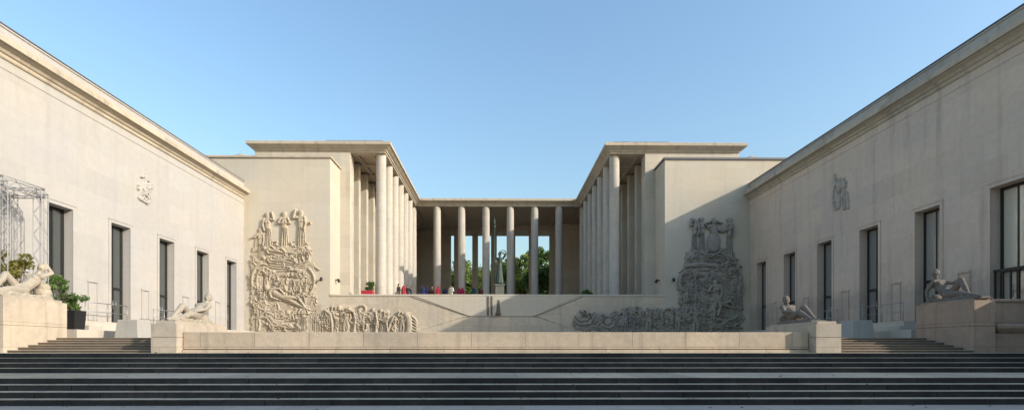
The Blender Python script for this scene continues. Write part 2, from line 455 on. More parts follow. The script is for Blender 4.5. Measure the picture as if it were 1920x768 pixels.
    def horse(self, x, y, w, h, d=1, lift=0, D=.26):
        self.cap((x-d*w*.3, y), (x+d*w*.25, y-h*.04), h*.22, h*.24, D, lift)
        self.cap((x+d*w*.25, y-h*.08), (x+d*w*.46, y-h*.46), h*.17, h*.10, D, lift+.03)
        self.cap((x+d*w*.46, y-h*.46), (x+d*w*.64, y-h*.30), h*.10, h*.055, D, lift+.05)
        for o, k in ((-.36, .1), (-.22, -.06), (.2, .08), (.36, -.1)):
            self.cap((x+d*w*o, y+h*.1), (x+d*w*(o+k), y+h*.34), h*.09, h*.055, D, lift+.02)
            self.cap((x+d*w*(o+k), y+h*.34), (x+d*w*(o+k*.4), y+h*.58), h*.055, h*.04, D, lift+.02)
        self.line([(x-d*w*.42, y-h*.05), (x-d*w*.55, y+h*.1), (x-d*w*.54, y+h*.4)], h*.05, D*.7, lift)
    def leaves(self, pts, n, r, D=.16, lift=0):
        for i in range(n):
            x, y = random.choice(pts); a = random.uniform(0, 6.28); q = r*random.uniform(.6, 1.2)
            x += random.uniform(-r, r)*1.4; y += random.uniform(-r, r)*1.4
            self.cap((x, y), (x+math.cos(a)*q, y+math.sin(a)*q), q*.42, q*.18, D, lift+random.uniform(0, .06))
    def mesh(self, name, m, parent, place, gain=1.0):
        rng = np.random.default_rng(3)
        H = self.H*gain; n0, n1 = H.shape
        # a little chisel roughness
        g = rng.normal(0, .006, H.shape); g = (g+np.roll(g, 1, 0)+np.roll(g, 1, 1))/2
        H = np.where(H > 0, H+g, -.02)
        keep = H > 0
        idx = -np.ones(H.shape, int); vs = []; fs = []
        need = np.zeros_like(keep)
        c = keep[:-1, :-1] | keep[1:, :-1] | keep[:-1, 1:] | keep[1:, 1:]
        need[:-1, :-1] |= c; need[1:, :-1] |= c; need[:-1, 1:] |= c; need[1:, 1:] |= c
        for i, j in zip(*np.nonzero(need)):
            idx[i, j] = len(vs); vs.append(place(self.u[j], self.w[i], H[i, j]))
        for i, j in zip(*np.nonzero(c)):
            fs.append((idx[i, j], idx[i, j+1], idx[i+1, j+1], idx[i+1, j]))
        me = bpy.data.meshes.new(name); me.from_pydata(vs, [], fs); me.update()
        bm = bmesh.new(); bm.from_mesh(me); bmesh.ops.recalc_face_normals(bm, faces=bm.faces[:])
        for f in bm.faces: f.smooth = True
        bm.to_mesh(me); bm.free()
        return link(name, me, m, parent)

def arc(cx, cy, rx, ry, a0, a1, n=12):
    return [(cx+rx*math.cos(R(a0+(a1-a0)*i/n)), cy+ry*math.sin(R(a0+(a1-a0)*i/n))) for i in range(n+1)]

def tall_left():
    sc = 3.072
    f = lambda cx, cy: (px(460+cx/sc, YE), pz(380+cy/sc, YE))
    r = Relief(px(468, YE), px(603, YE), pz(626, YE), pz(392, YE), .030, f); r.k = DEPTH/sc
    # ground of the carving
    for c, rx, ry in (((215, 300), 165, 62), ((220, 430), 188, 90), ((230, 560), 175, 85), ((250, 680), 215, 75), ((100, 250), 40, 80)):
        r.ell(c, rx, ry, .03)
    r.slab(48, 262, 385, 360, .11); r.slab(42, 350, 405, 600, .12); r.slab(44, 585, 520, 748, .12)
    r.busy(150, .11, .12, 5)
    r.standing(140, 62, 262, 66, lean=-3, arms=(0, 2)); r.standing(232, 56, 258, 68, lean=2, arms=(1, 1)); r.standing(330, 48, 262, 74, lean=-4, arms=(2, 0))
    r.standing(92, 150, 345, 54, lean=6, arms=(3, 0), D=.16)
    r.lying(118, 275, 260, 285, 42, lift=.04); r.lying(375, 272, 215, 322, 40, lift=.04)
    r.lying(110, 330, 330, 345, 34, lift=.02)
    for k in range(3): r.line(arc(250, 330+k*13, 120, 26, 30, 150), 4, .16, .06)
    r.line(arc(112, 450, 62, 95, 160, 290), 7, .22, .06)
    r.line(arc(118, 455, 40, 80, 150, 280), 7, .2, .04)
    r.standing(128, 372, 520, 46, lean=10, arms=(2, 0), drape=False)
    r.line(arc(318, 455, 88, 95, -50, 45), 6, .22, .06)
    r.crowd(75, 400, 375, 590, 13, 88, 21, .03)
    r.horse(225, 415, 95, 60, 1, .05); r.horse(300, 395, 80, 52, -1, .03); r.horse(315, 450, 80, 50, 1, .05)
    r.standing(235, 440, 560, 42, lean=-6, arms=(1, 2), drape=False); r.standing(300, 455, 570, 42, lean=6, arms=(0, 3))
    r.crowd(75, 600, 470, 735, 13, 86, 22, .02)
    r.crowd(70, 275, 375, 350, 7, 64, 23, .02)
    r.lying(120, 500, 385, 605, 62, lift=.10, D=.3)
    r.line(arc(180, 590, 100, 34, 20, 170), 8, .2, .12)
    r.lying(262, 640, 70, 655, 50, lift=.06)
    r.standing(85, 590, 735, 44, arms=(1, 0), drape=False)
    r.line(arc(195, 640, 62, 62, 90, 190), 7, .24, .08)
    r.horse(205, 690, 120, 80, -1, .06); r.lying(130, 705, 290, 715, 34, lift=.1)
    r.standing(345, 585, 745, 60, arms=(1, 1), drape=True, lift=.08)
    r.standing(300, 600, 745, 40, arms=(0, 1), drape=True)
    r.leaves([(60, 480), (80, 560), (400, 560), (395, 480), (60, 350), (180, 540), (380, 640), (50, 430), (350, 330)], 60, 13)
    r.leaves([(130, 110), (185, 240), (280, 240), (370, 120), (90, 190), (370, 250)], 36, 10)
    r.cut([(110, 400), (120, 500)], 5, .14); r.cut([(160, 470), (330, 560)], 5, .12); r.cut([(190, 405), (300, 398)], 6, .2)
    r.cut([(250, 432), (330, 442)], 6, .2); r.cut([(200, 560), (300, 600)], 5, .16); r.cut([(235, 690), (300, 685)], 7, .2)
    return r

def low_left():
    sc = 8.53
    f = lambda cx, cy: (px(600+cx/sc, YE), pz(550+cy/sc, YE))
    r = Relief(px(590, YE), px(789, YE), pz(626, YE), pz(562, YE), .029, f); r.k = DEPTH/sc
    r.slab(-60, 260, 640, 660, .1); r.slab(640, 300, 1110, 660, .1)
    r.busy(90, .09, .12, 8)
    r.ell((-10, 470), 130, 180, .16); r.crowd(-40, 330, 640, 560, 9, 230, 24, .02); r.crowd(600, 360, 1090, 560, 7, 220, 25, .02)
    for k in range(5): r.cut([(-60+k*32, 330), (-80+k*40, 640)], 9, .12)
    r.line([(110, 270), (190, 330), (215, 480), (225, 640)], 22, .3, .08); r.line([(225, 300), (270, 420), (250, 640)], 18, .26, .04)
    r.standing(270, 205, 640, 120, lean=0, arms=(2, 2)); r.ell((330, 240), 34, 42, .22, .1)
    r.standing(430, 225, 650, 170, lean=20, arms=(3, 0), drape=False, lift=.05); r.line([(470, 250), (560, 300), (590, 420), (560, 620)], 17, .28, .12)
    r.lying(620, 260, 760, 640, 120, lift=.05); r.line(arc(690, 250, 55, 60, -120, 130), 18, .24, .08)
    r.ell((690, 250), 44, 44, .2); r.standing(670, 380, 650, 110, arms=(1, 1))
    r.standing(850, 235, 640, 130, lean=10, arms=(0, 1)); r.line([(905, 290), (930, 440), (905, 630)], 15, .3, .12)
    r.standing(985, 250, 640, 110, arms=(1, 0)); r.line([(1045, 290), (1065, 430), (1095, 600)], 18, .28, .1)
    r.ell((1075, 300), 44, 42, .24, .06); r.line([(1190, 370), (1140, 480), (1100, 600)], 18, .28, .06)
    r.lying(1240, 380, 1180, 640, 90, lift=.02); r.standing(1320, 290, 640, 120, lean=10, arms=(2, 0), drape=False)
    r.line([(1390, 340), (1430, 400), (1440, 520), (1420, 640)], 44, .3, .08); r.ell((1400, 320), 55, 30, .2, .04)
    for k in range(5): r.line([(1470, 360+k*52), (1525, 400+k*48), (1550, 450+k*36)], 14, .18, .02)
    for c in ((200, 580), (560, 600), (760, 600), (1020, 600), (1240, 600), (1480, 600), (350, 600), (900, 600)): r.ell(c, 120, 60, .08)
    r.leaves([(330, 300), (540, 430), (620, 470), (790, 380), (950, 360), (1240, 470), (600, 580), (720, 590), (1180, 560), (1330, 420)], 44, 34)
    r.cut([(330, 290), (320, 600)], 14, .2); r.cut([(440, 310), (520, 310)], 14, .2); r.cut([(740, 430), (740, 560)], 14, .2)
    r.cut([(1060, 330), (1075, 590)], 10, .2); r.cut([(960, 470), (950, 600)], 12, .2)
    return r

def tall_right():
    sc = 3.2
    f = lambda cx, cy: (px(1240+cx/sc, YE), pz(390+cy/sc, YE))
    r = Relief(px(1270, YE), px(1399, YE), pz(626, YE), pz(402, YE), .030, f); r.k = DEPTH/sc
    for c, rx, ry in (((300, 380), 165, 80), ((300, 500), 190, 110), ((310, 650), 190, 95), ((320, 280), 130, 50)):
        r.ell(c, rx, ry, .03)
    r.slab(150, 270, 420, 380, .11); r.slab(112, 380, 490, 600, .11); r.slab(110, 595, 470, 750, .11)
    r.busy(150, .11, .12, 6)
    r.standing(200, 62, 262, 50, lean=6, arms=(2, 0)); r.standing(248, 52, 262, 52, lean=-2, arms=(0, 3))
    r.crowd(135, 395, 470, 590, 14, 92, 31, .02); r.crowd(135, 610, 450, 735, 12, 88, 32, .02); r.crowd(160, 285, 410, 370, 7, 62, 33, .02)
    r.ell((318, 205), 40, 58, .26, .04); r.ell((318, 130), 24, 20, .22); r.standing(318, 56, 170, 56, arms=(3, 3), drape=False)
    r.standing(412, 54, 282, 60, lean=4, arms=(1, 0), drape=True); r.ell((372, 125), 34, 20, .26, .06); r.ell((300, 110), 30, 18, .22)
    r.lying(240, 275, 400, 282, 34, lift=.02)
    r.ell((182, 285), 20, 24, .24, .05); r.standing(180, 270, 370, 46, arms=(1, 3))
    r.line([(150, 345), (240, 335), (330, 345)], 13, .24, .1); r.line([(165, 375), (280, 365)], 11, .22, .06)
    r.line(arc(140, 440, 30, 55, 60, 300), 8, .26, .06)
    r.horse(235, 395, 120, 70, -1, .05); r.horse(270, 430, 80, 50, 1)
    r.leaves(arc(400, 350, 60, 40, 0, 360, 20)+arc(400, 350, 30, 20, 0, 360, 10), 90, 15, .26, .03)
    for a in range(0, 100, 14): r.line([(330, 390), (330+130*math.cos(R(a-50)), 380+110*math.sin(R(a-20)))], 5, .18, .05)
    r.standing(215, 430, 600, 56, lean=-8, arms=(2, 1), drape=False); r.standing(175, 455, 600, 44, arms=(0, 1))
    r.standing(330, 430, 640, 92, lean=-6, arms=(1, 0), drape=False, lift=.1, D=.3)
    r.standing(445, 395, 600, 62, lean=2, arms=(0, 0), lift=.03); r.standing(480, 410, 600, 40, arms=(1, 0))
    r.lying(300, 560, 450, 590, 54, lift=.12, D=.3)
    r.line(arc(380, 635, 84, 36, 20, 170, 12), 7, .26, .08); r.line(arc(350, 640, 44, 22, 180, 350, 10), 7, .24, .08)
    r.lying(290, 700, 440, 700, 44, lift=.06); r.standing(205, 600, 748, 64, arms=(2, 3), drape=False, lift=.06); r.standing(150, 610, 748, 50, arms=(1, 0))
    r.horse(330, 705, 110, 60, 1, .03); r.standing(255, 630, 748, 46)
    r.leaves([(120, 560), (130, 520), (470, 600), (160, 420), (350, 470), (240, 600), (440, 690), (280, 520), (120, 640), (400, 560)], 64, 13)
    return r

def low_right():
    sc = 7.11
    f = lambda cx, cy: (px(1050+cx/sc, YE), pz(550+cy/sc, YE))
    r = Relief(px(1074, YE), px(1292, YE), pz(626, YE), pz(560, YE), .029, f); r.k = DEPTH/sc
    for c in ((320, 400), (560, 420), (800, 400), (1050, 400), (1300, 420), (1500, 430)): r.ell(c, 160, 90, .06)
    r.busy(90, .09, .12, 9)
    r.crowd(640, 260, 1700, 420, 18, 190, 34, .02); r.crowd(260, 330, 640, 430, 5, 130, 35, .01)
    r.line(arc(300, 330, 110, 80, 20, 170), 13, .26, .04); r.line(arc(300, 300, 90, 60, 0, 180), 12, .24, .04); r.lying(270, 250, 440, 300, 70, lift=.06)
    r.line([(200, 350), (260, 410), (400, 400), (460, 250)], 14, .26, .06)
    r.lying(560, 290, 520, 480, 90); r.line(arc(560, 330, 60, 60, 180, 330), 22, .26, .06); r.ell((640, 380), 50, 50, .3, .04); r.line(arc(640, 400, 80, 50, 10, 170), 16, .22, .04)
    r.standing(760, 230, 490, 100, arms=(2, 1)); r.standing(850, 190, 490, 110, arms=(3, 2), drape=False); r.lying(800, 430, 960, 300, 80, lift=.06)
    r.standing(950, 165, 490, 110, arms=(0, 1)); r.standing(1060, 170, 490, 110, arms=(2, 1)); r.standing(1180, 180, 490, 110, arms=(1, 3), drape=False)
    r.standing(1270, 200, 490, 100, arms=(0, 2)); r.lying(1180, 380, 1330, 450, 80, lift=.06)
    r.line(arc(1450, 290, 100, 90, 180, 340), 14, .26, .04); r.horse(1430, 300, 200, 190, -1, .03); r.standing(1560, 190, 490, 130, lean=-10, arms=(2, 0), drape=False, lift=.06)
    r.standing(1660, 210, 490, 120, arms=(1, 1))
    r.leaves([(300, 420), (700, 300), (900, 260), (1120, 250), (1330, 260), (1480, 420), (650, 460), (1000, 420), (1600, 420)], 60, 32)
    r.slab(560, 300, 1760, 500, .09)
    for x in (900, 1010, 1120, 1230, 1380, 1520): r.cut([(x, 260), (x+10, 470)], 11, .18)
    return r

def medallion(s):
    sc = 7.0
    if s < 0: cx0, cy0, d0 = 276, 357, 32.1
    else: cx0, cy0, d0 = 1583, 356, 32.6
    f = lambda x, y: (x, -y)
    r = Relief(-1.1, 1.1, -1.35, 1.35, .03, f, base=.05); r.k = 1
    if s < 0:
        r.standing(.12, -1.0, .25, .5, arms=(3, 1), drape=False, D=.16)
        r.lying(-.6, .2, .6, .35, .40, D=.2); r.line(arc(0, .35, .6, .4, 40, 140), .05, .16, .02)
        r.standing(.48, -.45, .55, .36, arms=(1, 2), D=.16); r.standing(-.42, -.25, .75, .36, arms=(2, 0), drape=False, D=.16); r.lying(.45, .72, -.4, .62, .30, D=.18)
        r.leaves([(-.4, .1), (.4, .1), (0, .6), (.4, .6), (-.4, .6), (.1, .2)], 16, .12, .12, .02)
    else:
        r.standing(-.35, -.75, 1.2, .55, lean=.15, arms=(1, 2), drape=False, D=.2); r.standing(.25, -.85, .9, .6, lean=-.1, arms=(0, 2), drape=True, D=.2)
        r.line([(.3, -.5), (.55, -.75), (.6, -1.2)], .09, .2, .05); r.line([(-.6, .3), (-.7, 1.2)], .09, .18)
        r.line(arc(.45, .2, .3, .8, -80, 90), .08, .16); r.leaves([(-.3, -.5), (.3, -.3), (.5, .4), (-.5, .3), (0, .6)], 22, .15, .12, .03)
    return r, d0, pz(cy0, d0)

# ------------------------------------------------------------------ wings
cornice_prof = [(-.30, 12.30), (.05, 12.30), (.09, 12.36), (.09, 12.46), (.16, 12.50), (.24, 12.62), (.40, 12.70), (.40, 12.73), (.52, 12.74), (.52, 12.94), (.47, 12.97), (.47, 13.03), (.40, 13.07), (.05, 13.10), (-.30, 13.10)]
parapet_prof = [(-.45, 13.10), (.02, 13.10), (.02, 13.60), (.07, 13.62), (.07, 13.69), (.02, 13.71), (-.45, 13.71)]
DOORS = [21.87+4.135*i for i in range(6)]
def wing(s):
    lab = ('long stone wing in full sun with a carved medallion and tall dark doors' if s < 0 else
           'long stone wing standing in shadow with pale reflecting door glass')
    root = empty('museum_wing', (s*B, 33, GZ), lab, 'building', 'wings of the museum court')
    mw = M['wing'] if s < 0 else M['wing_shade_grimy']
    w = MB(s); xo = B+1.2; hw = .76
    edges = [YN]
    for c in DOORS: edges += [c-hw, c+hw]
    edges.append(YE)
    for i in range(0, len(edges), 2): w.box(B, xo, edges[i], edges[i+1], GZ-.3, 6.8)
    for c in DOORS: w.box(B, xo, c-hw, c+hw, GZ-.3, DZ)
    w.box(B, xo, YN, YE, 6.8, 12.30)
    w.box(xo, 34, YN, YN+.5, GZ-.3, 12.30); w.box(33.5, 34, YN+.5, YE, GZ-.3, 12.30)
    w.build('wall', mw, root)
    path = [(B+12.85, YN), (B, YN), (B, YE-.003)]
    c = MB(s); c.sweep(cornice_prof, path, left=True); c.build('cornice', M['cornice'], root)
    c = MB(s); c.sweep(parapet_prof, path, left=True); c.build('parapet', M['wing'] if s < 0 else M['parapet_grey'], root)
    c = MB(s); c.sweep([(-.45, 13.715), (.10, 13.715), (.10, 13.76), (-.45, 13.78)], path, left=True); c.build('metal_capping', M['rooflead'], root)
    c = MB(s); c.sweep([(-.05, 11.86), (.022, 11.87), (.03, 11.93), (-.05, 11.95)], path, left=True); c.build('string_course', mw, root)
    r = MB(s); r.box(B+.4, 33.9, YN+.4, YE, 13.1, 13.3); r.build('roof', M['rooflead'], root)
    # doors
    xg = B+.46
    for k, y in enumerate(DOORS):
        f = MB(s)
        f.box(xg-.05, xg+.06, y-hw, y-hw+.11, DZ, 6.8); f.box(xg-.05, xg+.06, y+hw-.11, y+hw, DZ, 6.8)
        f.box(xg-.05, xg+.06, y-hw+.11, y+hw-.11, 6.68, 6.8); f.box(xg-.07, xg+.06, y-hw+.11, y+hw-.11, 3.2, 3.34)
        f.box(xg-.05, xg+.06, y-hw+.11, y+hw-.11, DZ, DZ+.14)
        f.box(xg-.05, xg+.06, y-.05, y+.05, DZ+.14, 3.2); f.box(xg-.03, xg+.03, y-.03, y+.03, 3.34, 6.68)
        d = f.build('tall_door', M['frame'], root)
        g = MB(s); g.box(xg, xg+.02, y-hw+.11, y+hw-.11, DZ+.14, 6.68); g.build('glass', M['glass_sun'] if s < 0 else (M['glass_pale'] if k == 0 else M['glass_mid'] if k == 1 else M['glass_shade']), d)
        q = MB(s); t = .17
        q.box(B-.05, B+.02, y-hw-t, y-hw, DZ-.2, 6.8+t); q.box(B-.05, B+.02, y+hw, y+hw+t, DZ-.2, 6.8+t)
        q.box(B-.05, B+.02, y-hw, y+hw, 6.8, 6.8+t); q.box(B-.075, B-.04, y-hw-t-.03, y+hw+t+.03, 6.8+t, 6.8+t+.06)
        q.build('surround', mw, d, bevel=.012)
        h = MB(s); h.cyl((xg-.12, y-.12, 2.1), (xg-.12, y-.12, 2.6), .02, n=6); h.cyl((xg-.12, y+.12, 2.1), (xg-.12, y+.12, 2.6), .02, n=6)
        h.box(xg-.12, xg-.04, y-.13, y-.11, 2.33, 2.36); h.box(xg-.12, xg-.04, y+.11, y+.13, 2.33, 2.36); h.build('handle', M['rail'], d)
    for y in [DOORS[i]/2+DOORS[i+1]/2 for i in range(5)]:
        p = MB(s)
        p.box(B-.06, B+.01, y-.33, y-.27, 1.4, 3.36); p.box(B-.06, B+.01, y+.27, y+.33, 1.4, 3.36); p.box(B-.09, B+.01, y-.36, y+.36, 3.36, 3.43)
        p.box(B-.025, B+.01, y-.27, y+.27, 1.4, 3.36)
        p.build('wall_panel', mw, root, bevel=.008)
    if s > 0:
        q = MB(); q.box(B+.05, B+.8, 10.0, YN-.01, GZ-.3, 2.8); q.box(B, B+.85, 9.95, YN-.01, 2.8, 2.92); q.build('added_shade_flank', mw, root, bevel=.02)  # unseen wall added to cast shade on the right pedestal and side steps
    r, d0, zc = medallion(s)
    r.mesh('medallion', M['wing'] if s < 0 else M['medal_grey'], root, lambda u, w_, h: (s*(B-h), d0+(u if s < 0 else -u)*(-1 if s > 0 else 1), zc+w_), .62 if s < 0 else .62)
    return root
wing(-1); wing(1)

# ------------------------------------------------------------------ pavilions, portico
ent = [(-.5, 17.2), (0, 17.2), (0, 17.33), (.10, 17.36), (.10, 17.46), (.26, 17.56), (.46, 17.72), (.50, 17.74), (.56, 17.75), (.56, 17.97), (.52, 18.03), (.10, 18.08), (-.5, 18.08)]
PY = 65.76
CP = [(-21.5, 84), (-21.5, 47.4), (-10.0, 47.4), (-10.0, PY-.5), (10.0, PY-.5), (10.0, 47.4), (21.5, 47.4), (21.5, 84)]
COLS = [48.06+2.95*i for i in range(6)]
REAR_A = math.atan2(-6.0, 28)
def rear(x, y): return (x*math.cos(REAR_A)-y*math.sin(REAR_A), 77.6+x*math.sin(REAR_A)+y*math.cos(REAR_A))

def pavilion(s):
    lab = ('stone pavilion in sun with carved relief and row of bright round columns' if s < 0 else
           'stone pavilion half in shadow with dark weathered relief on its front block')
    root = empty('pavilion', (s*17, 55, TZ), lab, 'building', 'pavilions flanking the colonnade')
    w = MB(s)
    w.box(14.1, 21.5, 47.4, 48.4, GZ-.3, 17.2); w.box(21.0, 21.5, 48.4, 84, GZ, 17.2); w.box(14.1, 14.7, 48.4, 84, TZ-.3, 17.2)
    w.build('wall', M['pav'], root)
    f = MB(s); f.box(14.0, 32, YE, 47.395, GZ-.3, 15.72); f.build('front_block', M['front'], root)
    c = MB(s); c.box(13.86, 32, YE-.12, 47.39, 15.72, 15.80); c.box(13.90, 32, YE-.08, 47.39, 15.80, 15.90); c.build('coping', M['rooflead'] if s > 0 else M['cornice'], root, bevel=.01)
    p = MB(s); p.box(13.1, 14.097, 47.4, 48.6, TZ-.3, 17.2)
    p.build('pier', M['pav'], root, bevel=.015)
    for k in range(1, 11):
        y = 47.75+2.95*k
        p = MB(s); p.box(13.1, 14.097, y-.35, y+.35, TZ-.3, 17.2); p.build('pier', M['pav'], root, bevel=.015)
    for y in COLS:
        q = MB(s); q.lathe((10.5, y, 0), [(.475, TZ-.3), (.475, TZ+.02), (.462, TZ+.06), (.44, 17.0), (.44, 17.2)], 36); q.build('column', M['column'], root)
    e = MB()
    if s < 0: e.sweep(ent, CP, 0, 3, left=False)
    else: e.sweep(ent, CP, 4, 7, left=False)
    e.build('cornice', M['cornice'], root)
    sf = MB(s)
    sf.box(10.5, 14.1, 47.9, 84, 17.42, 17.6)
    for k in range(12): 
        y = 48.06+2.95*k; sf.box(10.5, 14.1, y-.22, y+.22, 17.21, 17.42)
    sf.box(11.2, 11.4, 47.9, 84, 17.23, 17.42); sf.box(12.6, 12.8, 47.9, 84, 17.23, 17.42)
    sf.build('coffered_ceiling', M['soffit'], root)
    r = MB(s); r.box(10.3, 21.3, 47.7, 84, 17.7, 18.05); r.box(10.2, 15.2, 47.2, 84, 18.09, 18.2); r.build('roof', M['rooflead'], root)
    v = MB(s); v.box(21.4, 22.2, 45.2, 46.2, 15.9, 16.2); v.lathe((21.8, 45.7, 16.2), [(.38, 0), (.36, .08), (.25, .16), (.02, .2)], 14); v.build('roof_vent', M['concrete'], root, bevel=.02)
    l = MB(s); l.box(14.6, 14.72, YE-.28, YE, 5.62, 5.72); l.cyl((14.66, YE-.22, 5.75), (14.66, YE-.34, 5.5), .09, .12, 10); l.build('wall_lamp', M['frame'], root)
    l = MB(s); l.box(13.72, 14.0, 46.0, 46.12, 5.72, 5.82); l.cyl((13.78, 46.06, 5.85), (13.66, 46.06, 5.58), .09, .13, 10); l.build('wall_lamp', M['frame'], root)
    rr = tall_left() if s < 0 else tall_right()
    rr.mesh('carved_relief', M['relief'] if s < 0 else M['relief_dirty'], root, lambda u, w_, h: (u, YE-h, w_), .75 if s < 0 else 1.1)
pavilion(-1); pavilion(1)

root = empty('portico', (0, 70, TZ), 'central open portico of round columns joining the two pavilions', 'building')
e = MB(); e.sweep(ent, CP, 3, 4, left=False); e.build('cornice', M['cornice'], root)
for i in range(8):
    x = -10.5+3.0*i
    q = MB(); q.lathe((x, PY, 0), [(.475, TZ-.3), (.475, TZ+.02), (.462, TZ+.06), (.44, 17.0), (.44, 17.2)], 36); q.build('column', M['column'], root)
b = MB(); b.box(-10.5, 10.5, PY-.02, 84, 17.45, 17.7)
for i in range(8): x = -10.5+3*i; b.box(x-.2, x+.2, PY+.3, 76, 17.22, 17.45)
b.build('ceiling', M['soffit'], root)
r = MB(); r.box(-10.0, 10.0, PY-.3, 83, 17.72, 18.06); r.build('roof', M['rooflead'], root)
def rbox(m, x0, x1, y0, y1, z0, z1):
    p = [rear(x, y) for x, y in ((x0,y0),(x1,y0),(x1,y1),(x0,y1))]
    m.hexa([(a, c, z0) for a, c in p], [(a, c, z1) for a, c in p])
b = MB(); rbox(b, -14.2, -7.35, 0, .8, TZ-.3, 17.44); b.build('rear_wall', M['shade_wall'], root)
b = MB(); rbox(b, 7.45, 14.2, 0, .8, TZ-.3, 17.44); b.build('rear_wall', M['shade_wall'], root)
b = MB(); rbox(b, -7.35, 7.45, 0, .8, 16.75, 17.44); b.build('rear_beam', M['shade_wall'], root)
for x in (-6.35, -3.55, -.72, 2.05, 4.85):
    b = MB(); rbox(b, x-.36, x+.36, .04, .76, TZ-.3, 16.75); b.build('rear_pillar', M['shade_wall'], root, bevel=.02)

# ------------------------------------------------------------------ terrace wall with its stair parapets
root = empty('terrace_wall', (0, YE, GZ), 'pale terrace wall with sloping stair parapets and low carved friezes', 'wall')
X = lambda p: px(p, YE); Z = lambda p: pz(p, YE)
b = MB(); b.box(-13.995, 13.995, YE, YE+.5, GZ-.3, TZ-.13); b.build('wall', M['terrace'], root)
b = MB(); b.box(-13.995, 13.995, YE-.06, YE+.5, TZ-.13, TZ+.03); b.build('coping', M['front'], root, bevel=.02)
b = MB(); b.prism([(X(779), TZ-.131), (X(874), Z(590)), (X(884), Z(592.4)), (X(997), Z(592.4)), (X(1006), Z(590)), (X(1084), TZ-.131)], YE-.045, YE+.01)
b.build('balcony', M['front'], root, bevel=.015)
b = MB(); b.prism([(X(779), .6), (X(779), Z(622)), (X(866), Z(595.5)), (X(884), Z(593.6)), (X(997), Z(593.6)), (X(1012), Z(595.5)), (X(1086), Z(622)), (X(1086), .6)], YE-.07, YE+.01)
b.build('stair_parapet', M['terrace'], root, bevel=.015)
# dark strips painted in for the shadow gaps along the stairs
b = MB()
def strip(pts, t, y0, y1):
    for (x0, z0), (x1, z1) in zip(pts, pts[1:]):
        b.prism([(x0, z0-t), (x1, z1-t), (x1, z1+t), (x0, z0+t)], y0, y1)
strip([(X(770), TZ-.16), (X(866), Z(588.6)), (X(884), Z(593)), (X(997), Z(593)), (X(1014), Z(588.6)), (X(1092), TZ-.16)], .024, YE-.028, YE-.005)
strip([(X(784), Z(620.5)), (X(868), Z(594.6)), (X(880), Z(593.0))], .02, YE-.05, YE-.005)
strip([(X(1000), Z(593.0)), (X(1012), Z(594.6)), (X(1081), Z(620.5))], .02, YE-.05, YE-.005)
b.build('stair_shadow_strip', M['groove'], root)
b = MB(); b.box(X(913), X(917), YE-.075, YE-.04, Z(591), TZ-.14); b.box(X(920), X(923.5), YE-.075, YE-.04, Z(591), TZ-.14); b.build('drain_slot', M['groove'], root)
b = MB(); b.prism([(X(929.5), Z(590.8)), (X(938.5), Z(590.8)), (X(936.5), Z(562)), (X(932.5), Z(562))], YE-.06, YE-.04); b.lathe((X(934), YE-.2, Z(590)), [(.1, 0), (.2, .02), (.24, .16), (.2, .18)], 14); b.build('spout_niche', M['groove'], root)
low_left().mesh('carved_frieze', M['relief'], root, lambda u, w_, h: (u, YE-h, w_), .85)
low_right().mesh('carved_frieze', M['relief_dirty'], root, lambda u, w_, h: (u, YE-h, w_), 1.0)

# ------------------------------------------------------------------ basin wall (low ledge)
root = empty('basin_wall', (0, 20.3, PZ), 'long low sunlit stone ledge running across above the dark steps', 'wall')
b = MB(); b.box(-11.74, 11.74, 20.02, 20.7, -.075, .56); b.build('wall_blocks', M['ledge'], root, bevel=.02)
b = MB(); b.box(-11.74, 11.74, 19.955, 20.7, PZ-.1, -.10); b.build('plinth', M['ledge'], root, bevel=.015)
b = MB(); b.box(-11.73, 11.73, 20.06, 20.7, -.101, -.074); b.build('joint', M['groove'], root)
for s in (-1, 1):
    m = MB(s); m.box(11.74, 12.2, 20.9, 40, PZ-.1, .52); 
    m.build('side_kerb', M['ledge'], root, bevel=.02)

# ------------------------------------------------------------------ pedestals, walls, statues
def pedestal(s, x0, x1, y0, y1, ztop, zmid, label, mat):
    root = empty('pedestal', (s*(x0+x1)/2, (y0+y1)/2, PZ), label, 'pedestal', 'statue pedestals')
    m = MB(s); m.box(x0, x1, y0, y1, PZ-.1, zmid-.008); m.box(x0+.02, x1-.02, y0+.02, y1-.02, zmid-.009, zmid+.009); m.box(x0, x1, y0, y1, zmid+.008, ztop)
    m.build('block', mat, root, bevel=.025)
    m = MB(s); m.box(x0+.10, x1-.10, y0+.12, y1-.12, ztop-.01, ztop+.10); m.build('plinth', mat, root, bevel=.03)
    return root
pedestal(-1, 11.76, 12.70, 19.66, 23.3, .86, .36, 'tan faced pedestal at left end of the sunlit ledge', M['pedestal'])
pedestal(1, 11.76, 12.70, 19.58, 23.3, .86, .36, 'sunlit front pedestal at right end of the ledge with dark steps beside it', M['pedestal'])
pedestal(-1, 18.2, 19.1, 19.85, 22.75, 1.84, .82, 'tall white sunlit pedestal at left edge carrying a lounging statue', M['pedestal'])
pedestal(1, 18.0, 18.82, 19.95, 22.75, 1.76, .80, 'tall shaded reddish pedestal beside the curved bench wall at right', M['pedestal_red'])

